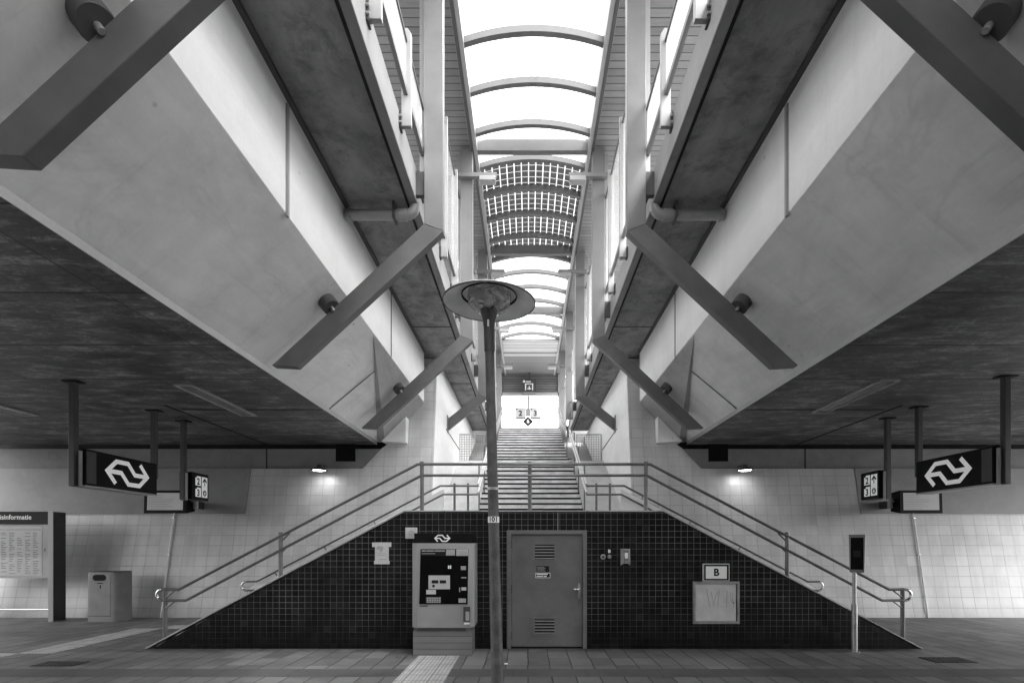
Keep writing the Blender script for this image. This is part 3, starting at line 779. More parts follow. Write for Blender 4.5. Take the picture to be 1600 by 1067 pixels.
# ------------------------------------------------------------------ glass screens on the deck edges
def post_poly(z0, z1):  # pentagon-topped post in the (y,z) plane
    return z0, z1
for s in (-1, 1):
    X = lambda h: sx(s, h)
    lb = thing('glass_balustrade', 'low frosted glass balustrade on brackets along the %s deck edge' % SIDE[s], 'balustrade', (X(1.62), 4, 7))
    lows = [-.1, 1.2, 2.5, 3.82, 5.10, 6.40, 7.72]
    for y in lows:
        z0, z1 = EYE+5.20, EYE+6.42
        pm = MB(); pm.prism([(X(1.555), z0), (X(1.675), z0), (X(1.675), z1-.07), (X(1.63), z1), (X(1.60), z1), (X(1.555), z1-.07)], 'y', y-.03, y+.03)
        po = pm.build('post', 'steel_light', lb, bevel=.004)
        MB().box(X(1.676), X(1.70), y-.055, y+.055, z0-.03, z0+.16).build('bracket', 'steel_dark', po, org=world(lb))
        for dz in (.02, .10): MB().tube([(X(1.66), y-.065, z0+dz), (X(1.715), y-.065, z0+dz)], .014, 6).build('bolt', 'steel_light', po, org=world(lb))
    for a, b in zip(lows[:-1], lows[1:]):
        MB().box(X(1.615), X(1.627), a+.035, b-.035, EYE+5.66, EYE+6.24).build('glass_pane', 'screen_glass', lb)
        MB().box(X(1.595), X(1.645), a+.031, b-.031, EYE+5.58, EYE+5.66).build('bottom_rail', 'steel_paint', lb)
        MB().box(X(1.60), X(1.64), a+.031, b-.031, EYE+6.241, EYE+6.275).build('top_rail', 'steel_dark', lb)
    ts = thing('glass_screen', 'tall white glass wind screen above the %s deck edge' % SIDE[s], 'glass screen', (X(1.6), 14, 7))
    tall = [7.95, 9.28, 10.58, 11.85, 13.15, 14.45, 15.75, 17.05, 18.35]
    for y in tall:
        z0, z1 = EYE+5.20, EYE+7.72
        po = MB().box(X(1.555), X(1.675), y-.03, y+.03, z0, z1).build('post', 'steel_light', ts, bevel=.004)
        MB().box(X(1.676), X(1.70), y-.055, y+.055, z0-.03, z0+.16).build('bracket', 'steel_dark', po, org=world(ts))
        MB().box(X(1.56), X(1.67), y-.05, y+.05, z0-.02, z0+.25).build('shoe', 'steel_light', po, org=world(ts))
    for a, b in zip(tall[:-1], tall[1:]):
        MB().box(X(1.615), X(1.627), a+.035, b-.035, EYE+5.60, EYE+7.60).build('glass_pane', 'tall_glass', ts)
        MB().box(X(1.595), X(1.645), a+.031, b-.031, EYE+5.52, EYE+5.60).build('bottom_rail', 'steel_paint', ts)
        MB().box(X(1.60), X(1.64), a+.031, b-.031, EYE+7.60, EYE+7.64).build('top_rail', 'steel_dark', ts)
    # braced fence near the top of the flight
    bf = thing('braced_fence', 'steel fence with diagonal bars at the top of the flight, %s side' % SIDE[s], 'fence', (X(1.5), 20, 6.9))
    y0, y1 = 18.5, 23.2
    for y in (18.5, 20.06, 21.62, 23.18): MB().tube([(X(1.50), y, EYE+4.6), (X(1.50), y, EYE+7.0)], .025, 8).build('post', 'steel_light', bf)
    for z in (5.3, 7.0): MB().tube([(X(1.50), y0, EYE+z), (X(1.50), y1, EYE+z)], .022, 8).build('rail', 'steel_light', bf)
    for k in range(3):
        ya = 18.5+1.56*k; za, zb = (5.3, 7.0) if k % 2 else (7.0, 5.3)
        MB().tube([(X(1.50), ya, EYE+za), (X(1.50), ya+1.56, EYE+zb)], .02, 8).build('diagonal_bar', 'steel_light', bf)

# ------------------------------------------------------------------ hanging signs under the viaduct
def dbl_sign(s):
    near = 8.10 if s < 0 else 7.86
    x = -7.00 if s < 0 else 7.14      # face towards the stairs
    f = faceR if s < 0 else faceL
    n = SIDE[s]
    sg = thing('station_sign', 'long black hanging sign with a white two-arrow emblem under the %s viaduct' % n, 'sign', (x+s*.13, near+.8, 2.7))
    MB().box(x, x+s*.26, near, near+1.56, 2.69, 3.26).build('sign_box', 'black_paint', sg, bevel=.006)
    MB().box(x-s*.004, x+s*.264, near+1.56*0-.004, near+1.564, 2.665, 2.688).build('bottom_trim', 'steel_light', sg)
    MB().box(x-s*.003, x-s*.0005, near+.02, near+.20, 2.72, 3.23).build('end_plate', 'steel_dark', sg)
    lg = logo_quads(.96); em = flat(lg[0], f(x-s*.004, near+.86, 2.975)); flat(lg[1], f(x-s*.007, near+.86, 2.975), em); em.build('emblem', 'sign_white', sg, solid=False)
    for k, y in enumerate((near-.07, near+1.66)):
        MB().box(x+s*.08, x+s*.17, y-.045, y+.045, 2.66 if k == 0 else 3.0, 4.295).build('hanger_post', 'steel_dark', sg, bevel=.006)
        MB().box(x+s*.0, x+s*.25, y-.08, y+.08, 4.28, 4.297).build('ceiling_plate', 'black_paint', sg)
    MB().box(x+s*.03, x+s*.055, near-.075, near-.02, 2.66, 3.22).build('cover_strip', 'steel_light', sg)
    # platform number sign
    y0 = 10.66 if s < 0 else 10.42
    ps = thing('platform_sign', 'small black hanging box sign with 2 and 3 and an arrow under the %s viaduct' % n, 'sign', (x+s*.1, y0+.3, 2.7))
    MB().box(x, x+s*.26, y0, y0+.56, 2.69, 3.26).build('sign_box', 'black_paint', ps, bevel=.006)
    MB().box(x+s*.08, x+s*.17, y0-.115, y0-.025, 2.66, 4.295).build('hanger_post', 'steel_dark', ps, bevel=.006)
    MB().box(x+s*.0, x+s*.25, y0-.15, y0+.01, 4.28, 4.297).build('ceiling_plate', 'black_paint', ps)
    MB().box(x+s*.03, x+s*.055, y0-.13, y0-.08, 2.66, 3.22).build('cover_strip', 'steel_light', ps)
    T = f(x-s*.003, y0+.28, 2.975); T2 = f(x-s*.006, y0+.28, 2.975)
    # plates: on the left sign numbers are nearer, on the right sign they are farther => both read left to right
    for (b0, ch) in ((.02, '2'), (-.22, '3')):
        a0, a1 = -.17, .015
        pl = flat([((a0,b0),(a1,b0),(a1,b0+.20),(a0+.05,b0+.20),(a0+.05,b0+.165),(a0,b0+.165))], T).build('number_plate', 'sign_white', ps, solid=False)
        text_mb(ch, .19, lambda a, b, T2=T2, b0=b0: T2(a-.075, b+b0+.082), bold=.006).build('digit', 'dark_print', pl, org=world(ps), solid=False)
    pl = flat(rect2(.04,.235,-.22,.22), T).build('arrow_plate', 'sign_white', ps, solid=False)
    q = rect2(.128,.150,.03,.155) + stroke([(.075,.105),(.139,.175),(.203,.105)], .034)
    flat(q, T2).build('arrow', 'dark_print', pl, org=world(ps), solid=False)
    flat(disc2(.139,-.125,.062), T2).build('roundel', 'dark_print', pl, org=world(ps), solid=False)
    T3 = f(x-s*.008, y0+.28, 2.975)
    flat(rect2(.129,.149,-.165,-.085)+rect2(.108,.120,-.155,-.112)+rect2(.158,.170,-.155,-.112), T3).build('pictogram', 'sign_white', pl, org=world(ps), solid=False)
    # monitor
    mx = -8.12 if s < 0 else 8.80
    my = 11.45
    mo = thing('departure_monitor', 'grey screened departure monitor in a black housing on the %s wall' % n, 'monitor', (mx, my, 2.45))
    MB().prism([(my, 2.44), (my+.02, 2.96), (my+.34, 2.92), (my+.30, 2.50)], 'x', mx-.48, mx+.48).build('housing', 'black_paint', mo, bevel=.01)
    MB().quad((mx-.40, my-.001, 2.515), (mx+.40, my-.001, 2.515), (mx+.40, my+.0135, 2.90), (mx-.40, my+.0135, 2.90)).build('screen', 'screen_glow', mo, solid=False)
    q = MB()
    rg = random.Random(3)
    for k in range(7):
        z = 2.54+.05*k; yy = my-.004+.038*(z-2.44)/1.0
        q.box(mx-.37, mx-.37+.3+.4*rg.random(), yy-.003, yy, z, z+.018)
    q.build('screen_rows', 'grey_print', mo)
    MB().box(mx-.06, mx+.06, my+.32, yw(2.7)+.02, 2.62, 2.80).build('wall_arm', 'steel_dark', mo)
    MB().lathe([(0,0),(.05,0),(.055,.03),(.055,.2),(.05,.23),(0,.23)], (mx-s*.56, my+.2, 2.56), 16).build('camera_dome', 'steel_light', mo)
    MB().box(min(mx-s*.56, mx-s*.47), max(mx-s*.56, mx-s*.47), my+.17, my+.23, 2.70, 2.76).build('dome_arm', 'steel_light', mo)
    return sg
for s in (-1, 1): dbl_sign(s)

# recessed strip lights in the soffit
for (x, y0, y1, lab) in ((-5.50, 8.15, 10.1, 'unlit strip light in the soffit left of the stairs'), (-9.78, 8.15, 10.1, 'unlit strip light in the soffit at the far left edge'), (5.60, 7.9, 9.86, 'unlit strip light in the soffit right of the stairs')):
    t = thing('strip_light', lab, 'light', (x, (y0+y1)/2, 4.29))
    fm = MB(); fm.box(x-.15, x-.118, y0, y1, 4.272, 4.299); fm.box(x+.118, x+.15, y0, y1, 4.272, 4.299); fm.box(x-.118, x+.118, y0, y0+.03, 4.272, 4.299); fm.box(x-.118, x+.118, y1-.03, y1, 4.272, 4.299)
    fm.build('frame', 'steel_light', t)
    MB().box(x-.116, x+.116, y0+.032, y1-.032, 4.286, 4.298).build('diffuser', 'screen_face', t)

# wall lamps over the side flights
for s in (-1, 1):
    x = sx(s, 5.20); y, z = 12.50, 3.56
    t = thing('wall_lamp', 'lit saucer shaped wall lamp throwing a glow on the %s tiles' % SIDE[s], 'lamp', (x, y, z))
    MB().lathe([(0,.13),(.05,.13),(.06,.07),(.17,.02),(.20,-.015),(.195,-.02),(.16,.0),(0,.0)], (x, y, z), 28).build('shade', 'steel_dark', t)
    MB().lathe([(0,-.022),(.10,-.018),(.15,-.006),(.15,-.002),(0,-.002)], (x, y, z), 24).build('diffuser', 'lit_lamp', t)
    MB().tube([(x, y, z+.1), (x, y+.1, z+.14), (x, yw(z)+.02, z+.14)], .018, 8).build('arm', 'steel_dark', t)
    ld = bpy.data.lights.new('wall_lamp_light', 'SPOT'); ld.energy = 3.2; ld.spot_size = R(140); ld.spot_blend = 1.0; ld.shadow_soft_size = .06
    lo_ = bpy.data.objects.new('bulb', ld); COL.objects.link(lo_); lo_.parent = t; lo_.location = (.03, .06, -.06)
    lo_.rotation_euler = (R(22), 0, 0)

# ------------------------------------------------------------------ lamp post in the foreground
lx, ly = -.318, 4.8
lp = thing('lamp_post', 'tall leaning lamp post with a wide dish shade and rusty pole', 'lamp post', (lx+.04, ly, 0))
top = Vector((-.366, ly, 3.80)); base = Vector((-.275, ly, 0.0))
pm = MB(); n = 14
pts = [base+(top-base)*(k/n) for k in range(n+1)]
pm.tube(pts, .060, 24, .041); pm.build('pole', 'pole_rust', lp)
d = (top-base).normalized()
def at_z(z): return base + (top-base)*(z/3.80)
c101 = at_z(1.98)
MB().tube([c101-d*.0+Vector((0,0,-.028)), c101+Vector((0,0,.028))], .0535, 24).build('number_band', 'white_print', lp)
cr = .0545
def wrap(a, b):
    ang = a/cr; return (c101.x+cr*math.sin(ang), c101.y-cr*math.cos(ang), c101.z+b)
text_mb('101', .062, wrap, bold=.002).build('number', 'dark_print', lp, solid=False)
cl = at_z(2.27)
MB().tube([cl+Vector((0,0,-.012)), cl+Vector((0,0,.012))], .0525, 20).build('pole_clamp', 'galvanised', lp)
MB().tube([at_z(3.56), at_z(3.80)], .050, 20).build('socket_collar', 'steel_dark', lp)
q0 = at_z(3.80)
MB().lathe([(.052,-.02),(.055,.02),(.062,.06),(.075,.10),(.078,.14),(.06,.16),(0,.16)], q0, 24).build('lamp_neck', 'steel_dark', lp)
MB().box(q0.x-.012, q0.x+.005, q0.y-.058, q0.y-.05, q0.z-.03, q0.z+.03).build('neck_label', 'white_print', lp)
hc = Vector((q0.x, q0.y, q0.z+.05))
tilt = Matrix.Rotation(R(2.0), 3, 'X') @ Matrix.Rotation(R(1.0), 3, 'Y')
HZ = .155
dish = [(.428,HZ),(.430,HZ+.012),(.42,HZ+.02),(.30,HZ+.075),(.18,HZ+.125),(.10,HZ+.15),(0,HZ+.155)]
dish_in = [(0,HZ+.145),(.10,HZ+.138),(.18,HZ+.113),(.30,HZ+.064),(.415,HZ+.010),(.428,HZ)]
MB().lathe(dish_in+dish, hc, 56, tilt).build('dish_shade', 'lamp_metal', lp)
MB().lathe([(.425,HZ-.004),(.433,HZ-.004),(.433,HZ+.010),(.425,HZ+.010),(.425,HZ-.004)], hc, 56, tilt).build('dish_rim', 'steel_dark', lp)
MB().lathe([(.250,HZ+.062),(.259,HZ+.058),(.259,HZ+.072),(.250,HZ+.076),(.250,HZ+.062)], hc, 48, tilt).build('inner_ring', 'black_paint', lp)
bowl = [(.07,HZ-.085),(.12,HZ-.075),(.165,HZ-.045),(.195,HZ+.0),(.205,HZ+.045),(.20,HZ+.10)]
MB().lathe(bowl, hc, 40, tilt).build('glass_bowl', 'lamp_glass', lp, solid=False)
rf = MB()
for k, a in enumerate((35, 155, 275)):
    M2 = tilt @ Matrix.Rotation(R(a), 3, 'Z')
    pts = [M2 @ Vector(p) for p in ((.04,-.05,HZ-.03),(.16,-.05,HZ+.02),(.16,.05,HZ+.02),(.04,.05,HZ-.03))]
    rf.quad(*[tuple(hc+p) for p in pts])
rf.build('reflector', 'white_print', lp, solid=False)
MB().lathe([(0,HZ-.07),(.035,HZ-.06),(.045,HZ-.0),(.045,HZ+.06),(.02,HZ+.1)], hc, 16, tilt).build('bulb', 'lamp_grey', lp, solid=False)

sc_ = MB(); sc_.prism([(-.345,7.47),(-.30,7.46),(-.295,7.50),(-.335,7.515)], 'z', .002, .012)
tag(sc_.build('paper_scrap', 'white_print', org=(-.32, 7.49, 0)), 'tiny white scrap of paper lying on the pavers beside the lamp post', 'litter')
# ------------------------------------------------------------------ ticket machine
tmx0, tmx1 = -1.83, -.845; tmc = (tmx0+tmx1)/2
tm = thing('ticket_machine', 'grey ticket machine with a black screen panel against the black tiled wall', 'ticket machine', (tmc, 8.3, 0))
MB().box(tmx0+.02, tmx1-.04, 8.06, 8.55, 0, .385).build('plinth', 'plinth_boards', tm, bevel=.004)
# body with chamfered right and left front edges
MB().prism([(tmx0+.0, 8.56), (tmx0+.0, 8.10), (tmx0+.085, 8.02), (tmx1-.105, 8.02), (tmx1, 8.10), (tmx1, 8.56)], 'z', .44, 1.765).build('body', 'machine_paint', tm, bevel=.008)
MB().prism([(tmx0+.02, 8.56), (tmx0+.02, 8.12), (tmx0+.10, 8.05), (tmx1-.12, 8.05), (tmx1-.04, 8.12), (tmx1-.04, 8.56)], 'z', .385, .44).build('body_foot', 'steel_dark', tm)
MB().box(tmx0+.04, tmx1-.03, 8.04, 8.56, 1.775, 1.925).build('header', 'black_paint', tm, bevel=.006)
lg = logo_quads(.25); em = flat(lg[0], front(-1.345, 8.036, 1.845)); flat(lg[1], front(-1.345, 8.034, 1.845), em); em.build('emblem', 'white_print', tm, solid=False)
def tp(u, v): return ((u-825)*8.01/800, EYE+(850-v)*8.01/800)
def tm_rect(u0, v0, u1, v1, y, name, mat, parent=tm):
    a = tp(u0, v1); b = tp(u1, v0)
    return MB().box(a[0], b[0], y, 8.03, a[1], b[1]).build(name, mat, parent, org=world(tm))
tp4 = [tp(655.0,943.5), tp(730.5,943.5), tp(732,857.5), tp(657,857.5)]
scr = MB().prism(tp4, 'y', 8.013, 8.03).build('screen_panel', 'screen_black', tm)
tm_rect(658, 857.8, 731, 868, 8.011, 'advert_strip', 'dark_print', scr)
tm_rect(697, 858.2, 711, 867.5, 8.009, 'advert_picture', 'grey_print', scr)
tm_rect(713, 857.8, 731.5, 868, 8.009, 'notice_plate', 'cabinet_paint', scr)
q = MB()
for (u0, u1, v) in ((659,665,859.5),(666,678,859.5),(679,695,859.5),(659,680,864.2)):
    a = tp(u0, v+1.5 if v < 862 else v+.8); b = tp(u1, v); q.box(a[0], b[0], 8.009, 8.0105, a[1], b[1])
for k in range(4):
    a = tp(716, 860.5+k*2); b = tp(730, 859.7+k*2); q.box(a[0], b[0], 8.006, 8.0085, a[1], b[1])
q.build('print_lines', 'grey_print', scr, org=world(tm))
disp = tm_rect(669.5, 898.5, 703, 920, 8.009, 'display', 'screen_glow', scr)
tm_rect(674.5, 906, 685, 911, 8.007, 'display_button', 'dark_print', scr); tm_rect(687, 906, 697, 911, 8.007, 'display_button', 'dark_print', scr)
a = tp(677.5, 915); MB().lathe([(0,0),(.022,0),(.022,.004),(0,.004)], (a[0], 8.008, a[1]), 16, Matrix.Rotation(R(90),3,'X')).build('display_icon', 'dark_print', scr, org=world(tm))
tm_rect(666, 921, 681, 928, 8.008, 'sticker', 'paper', scr)
tm_rect(665.5, 932, 689, 941.5, 8.009, 'keypad', 'steel_dark', scr)
q = MB()
for r_ in range(3):
    for c_ in range(6):
        a = tp(667+c_*3.7, 935.2+r_*3); b = tp(669.8+c_*3.7, 933+r_*3); q.box(a[0], b[0], 8.004, 8.0088, a[1], b[1])
q.build('keys', 'grey_print', scr, org=world(tm))
tm_rect(700, 883, 702, 888, 8.009, 'slot_label', 'white_print', scr); tm_rect(702.8, 883, 705, 888, 8.009, 'slot_label', 'white_print', scr)
tm_rect(720, 884, 728, 890, 8.009, 'coin_slot', 'grey_print', scr); tm_rect(720.5, 901, 728.5, 903, 8.009, 'card_slot', 'grey_print', scr)
tm_rect(721, 917, 728.5, 922, 8.007, 'card_reader', 'cabinet_paint', scr); tm_rect(717.5, 917.5, 719, 924.5, 8.008, 'card_light', 'grey_print', scr)
tm_rect(716.5, 934.5, 728, 941, 8.009, 'ticket_tray', 'grey_print', scr)
k = tm_rect(724, 947.5, 734.5, 971, 8.008, 'card_terminal', 'steel_dark', tm)
tm_rect(727.5, 955, 733.5, 969, 8.004, 'terminal_keys', 'grey_print', k)
tm_rect(725, 972.5, 734, 975, 8.012, 'terminal_label', 'white_print', tm)
tm_rect(656, 945.5, 668, 946.8, 8.014, 'maker_plate', 'dark_print', tm)

# ------------------------------------------------------------------ fittings on the black wall
def wp(u, v): return ((u-825)*8.585/800, EYE+(850-v)*8.585/800)
t = thing('wall_socket', 'small white wall box behind the top corner of the ticket machine', 'wall box', (wp(643,832)[0], 8.58, 1.9))
a = wp(634, 841); b = wp(652, 824); MB().box(a[0], b[0], 8.55, 8.59, a[1], b[1]).build('cover', 'cabinet_paint', t, bevel=.005)
c = wp(643.5, 832.5); MB().lathe([(0,0),(.045,0),(.05,.01),(.0,.012)], (c[0], 8.549, c[1]), 18, Matrix.Rotation(R(90),3,'X')).build('socket_face', 'grey_print', t)
t = thing('taped_poster', 'small pale notice taped to black tiles left of the ticket machine', 'poster', (wp(597,863)[0], 8.58, 1.6))
a = wp(586, 876); b = wp(607.5, 850); MB().box(a[0], b[0], 8.583, 8.588, a[1], b[1]).build('paper', 'paper', t)
q = MB(); a = wp(581.5, 857); b = wp(611.5, 847); q.box(a[0], b[0], 8.5815, 8.5825, a[1]+.03, b[1]); q.build('tape', 'cabinet_paint', t)
a = wp(584.5, 881); b = wp(608.8, 875.5); MB().box(a[0], b[0], 8.5815, 8.5828, a[1], b[1]).build('tape', 'cabinet_paint', t)
q = MB()
for (u0, v0, u1, v1) in ((589,853,599,858),(594,857,597.5,862),(590,864,603,865),(590,867,603,868),(592,872.5,604,874)):
    a = wp(u0, v1); b = wp(u1, v0); q.box(a[0], b[0], 8.579, 8.5812, a[1], b[1])
q.build('drawing', 'grey_print', t)
a = wp(594, 860); 
# key switches, letter tile, intercom
t = thing('key_switch', 'large round metal key switch right of the grey door', 'key switch', (wp(942.3,869.5)[0], 8.58, 1.54))
c = wp(942.3, 869.7); MB().lathe([(0,0),(.038,0),(.045,.006),(.045,.022),(0,.022)], (c[0], 8.568, c[1]), 22, Matrix.Rotation(R(-90),3,'X')).build('ring', 'galvanised', t)
MB().lathe([(0,0),(.02,0),(.02,.008)], (c[0], 8.562, c[1]), 14, Matrix.Rotation(R(-90),3,'X')).build('lock', 'steel_dark', t)
t = thing('key_switch', 'smaller round metal key switch below the letter tile', 'key switch', (wp(952.3,869.5)[0], 8.58, 1.54))
c = wp(952.3, 869.5); MB().lathe([(0,0),(.026,0),(.032,.006),(.032,.02),(0,.02)], (c[0], 8.57, c[1]), 20, Matrix.Rotation(R(-90),3,'X')).build('ring', 'galvanised', t)
t = thing('letter_tile', 'tiny black plate with a white B above the key switches', 'sign', (wp(952,861)[0], 8.58, 1.63))
a = wp(947, 866); b = wp(957, 856.5); MB().box(a[0], b[0], 8.582, 8.588, a[1], b[1]).build('plate', 'dark_print', t)
c = wp(952, 861); text_mb('B', .075, front(c[0], 8.580, c[1]), bold=.004).build('letter', 'white_print', t, solid=False)
t = thing('call_point', 'small metal call box with a curved hood on the black tiles', 'call box', (wp(976.5,869)[0], 8.58, 1.5))
a = wp(969.3, 882); b = wp(983.5, 857)
sh = [(a[0]-.004, a[1]-.01), (a[0]+.035, a[1]+.02), (b[0]-.035, a[1]+.02), (b[0]+.004, a[1]-.01), (b[0], b[1]), (a[0], b[1])]
MB().prism(sh, 'y', 8.53, 8.59).build('housing', 'galvanised', t, bevel=.004)
a = wp(974, 879); b = wp(981, 859); MB().box(a[0], b[0], 8.522, 8.532, a[1], b[1]).build('face_plate', 'stainless', t)
a = wp(975.2, 872); b = wp(980, 863); MB().box(a[0], b[0], 8.518, 8.5225, a[1], b[1]).build('label', 'white_print', t)
a = wp(975.8, 877.5); b = wp(980, 874.8); MB().box(a[0], b[0], 8.518, 8.5225, a[1], b[1]).build('button', 'grey_print', t)
# sign B and the cabinet
t = thing('letter_sign', 'framed square sign with a black letter B above the wall cabinet', 'sign', (wp(1118,893)[0], 8.58, 1.2))
a = wp(1097.5, 907.5); b = wp(1139, 880)
MB().box(a[0], b[0], 8.555, 8.59, a[1], b[1]).build('frame', 'cabinet_paint', t, bevel=.004)
MB().box(a[0]+.018, b[0]-.018, 8.551, 8.5555, a[1]+.018, b[1]-.018).build('border', 'dark_print', t)
MB().box(a[0]+.045, b[0]-.05, 8.547, 8.5515, a[1]+.042, b[1]-.045).build('field', 'white_print', t)
c = wp(1118, 894); text_mb('B', .165, front(c[0], 8.545, c[1]), bold=.006).build('letter', 'dark_print', t, solid=False)
t = thing('wall_cabinet', 'pale metal cabinet with faded graffiti below the B sign', 'cabinet', (wp(1118,940)[0], 8.58, .8))
a = wp(1082, 973.5); b = wp(1154, 908)
fmb = MB(); w_ = .038
fmb.box(a[0], b[0], 8.54, 8.59, a[1], a[1]+w_); fmb.box(a[0], b[0], 8.54, 8.59, b[1]-w_, b[1]); fmb.box(a[0], a[0]+w_, 8.54, 8.59, a[1]+w_, b[1]-w_); fmb.box(b[0]-w_, b[0], 8.54, 8.59, a[1]+w_, b[1]-w_)
fmb.build('frame', 'galvanised', t)
MB().box(a[0]+w_+.004, b[0]-w_-.014, 8.555, 8.58, a[1]+w_+.004, b[1]-w_-.004).build('door', 'cabinet_paint', t, bevel=.003)
MB().box(a[0]+w_, b[0]-w_, 8.578, 8.586, a[1]+w_, b[1]-w_).build('shadow_gap', 'black_gap', t)
gq = []
for pts in ([(1103,920),(1106,936),(1108,948)], [(1110,924),(1114,945),(1117,930),(1123,922),(1120,947)], [(1135,922),(1134,948)], [(1139,924),(1142,940),(1144,926)], [(1143,935),(1146,948)]):
    gq += stroke([wp(*p) for p in pts], .018)
MB_g = MB()
for qd in gq: MB_g.quad(*[(p[0], 8.5535, p[1]) for p in qd])
MB_g.build('graffiti', 'grey_print', t, solid=False)
c = wp(1145, 941); MB().lathe([(0,0),(.012,0),(.012,.006)], (c[0], 8.548, c[1]), 12, Matrix.Rotation(R(-90),3,'X')).build('lock', 'steel_dark', t)

# ------------------------------------------------------------------ card reader post on the right
cx, cy = 5.33, 8.36
t = thing('card_reader_post', 'slim steel post carrying a dark card reader box before the black tiled wall', 'card reader', (cx, cy, 0))
MB().tube([(cx, cy, 0), (cx, cy, .78)], .046, 18).build('lower_sleeve', 'galvanised', t)
MB().tube([(cx, cy, .78), (cx, cy, 1.30)], .030, 16).build('post', 'galvanised', t)
rot = Matrix.Rotation(R(-38), 3, 'Z'); ctr = Vector((cx+.045, cy, 1.60))
def turned(mb): return mb.xf(lambda x, y, z: tuple(ctr + rot @ Vector((x, y, z))))
turned(MB().prism([(-.10,-.31),(.10,-.31),(.115,.31),(-.115,.31)], 'y', -.05, .07)).build('reader_case', 'steel_paint', t, bevel=.006)
turned(MB().box(-.085, .09, -.054, -.0505, -.26, .26)).build('reader_face', 'screen_black', t)
turned(MB().box(-.05, .05, -.058, -.0545, -.06, .05)).build('reader_pad', 'dark_print', t)
MB().tube([(cx, cy, 0), (cx, cy, .012)], .085, 18).build('base_plate', 'galvanised', t)

# ------------------------------------------------------------------ information kiosk
kx = -10.73; ky = 11.57
k = thing('information_board', 'tall glazed timetable board on a metal post at the left edge', 'information board', (-11.6, ky+.15, 0))
MB().box(kx-.12, kx, ky, ky+.32, 0, 2.49).build('post', 'kiosk_paint', k, bevel=.006)
MB().box(kx+.001, kx+.004, ky+.01, ky+.31, .02, 2.47).build('post_side', 'steel_dark', k)
MB().box(kx-2.2, kx-2.08, ky, ky+.32, 0, 2.49).build('post', 'kiosk_paint', k, bevel=.006)
MB().box(kx-2.08, kx-.12, ky+.02, ky+.28, 2.20, 2.49).build('header', 'black_paint', k)
text_mb('Reisinformatie', .150, lambda a, b: (-11.238+a, ky+.017, 2.36+b), align='RIGHT', bold=.003).build('lettering', 'white_print', k, solid=False)
MB().box(kx-2.08, kx-.12, ky+.06, ky+.28, .98, 2.20).build('cabinet', 'kiosk_paint', k)
MB().box(kx-1.98, kx-.31, ky+.054, ky+.0595, 1.04, 2.16).build('timetable', 'paper', k)
q = MB(); rg = random.Random(11)
for c_ in range(9):
    for r_ in range(24):
        if rg.random() < .86:
            x0 = kx-1.95+c_*.18; z0 = 1.08+r_*.04
            q.box(x0, x0+.06+.08*rg.random(), ky+.0525, ky+.0545, z0, z0+.014)
q.build('timetable_rows', 'steel_dark', k)
for zc, mt in ((2.06, 'grey_print'),): MB().box(kx-1.95, kx-.33, ky+.051, ky+.0545, zc, zc+.05).build('timetable_heading', mt, k)
MB().box(kx-2.08, kx-.12, ky+.025, ky+.033, .98, 2.20).build('glass_front', 'kiosk_glass', k)
MB().tube([(kx-2.1, ky+.12, .26), (kx-.1, ky+.12, .26)], .024, 12).build('foot_rail', 'stainless', k)
MB().box(kx-.22, kx-.20, ky+.018, ky+.024, 1.58, 1.66).build('lock', 'steel_dark', k)

# ------------------------------------------------------------------ waste bin
bx0, bx1, by0, by1 = -9.90, -9.16, 11.50, 11.96
b = thing('waste_bin', 'grey metal waste bin standing against the white tiled wall', 'bin', ((bx0+bx1)/2, 11.7, 0))
def rr(x0, x1, y0, y1, r, n=6):
    out = []
    for (cx_, cy_, a0) in ((x1-r, y1-r, 0), (x0+.03, y1-.03, 90), (x0+.03, y0+.03, 180), (x1-r, y0+r, 270)):
        rad = r if cx_ == x1-r else .03
        for i in range(n+1):
            a = R(a0+90*i/n); out.append((cx_+rad*math.cos(a), cy_+rad*math.sin(a)))
    return out
body = MB().prism(rr(bx0, bx1, by0, by1, .17), 'z', .0, 1.12)
body.build('body', 'bin_paint', b, bevel=.006)
MB().prism(rr(bx0+.01, bx1-.01, by0+.01, by1-.01, .17), 'z', 1.121, 1.135).build('lid', 'steel_dark', b)
MB().box(bx0+.075, bx0+.52, by0-.005, by0+.002, .16, 1.07).build('door', 'bin_paint', b, bevel=.003)
sl = []
for i in range(9): a = R(90+180*i/8); sl.append((bx0+.195+.07*math.cos(a), 1.0+.07*math.sin(a)))
for i in range(9): a = R(-90+180*i/8); sl.append((bx0+.36+.07*math.cos(a), 1.0+.07*math.sin(a)))
MB().prism(sl, 'y', by0-.0075, by0-.0055).build('opening', 'black_gap', b)
flat(disc2(bx0+.30, .815, .020, 12)+rect2(bx0+.288, bx0+.312, .755, .80), front(0, by0-.0065, 0)).build('pictogram', 'dark_print', b, solid=False)
MB().box(bx0+.23, bx0+.36, by0-.0072, by0-.0055, .868, .888).build('bin_label', 'dark_print', b)
MB().box(bx0+.0, bx0+.53, by0-.004, by0+.001, .135, .142).build('kick_line', 'dark_print', b)

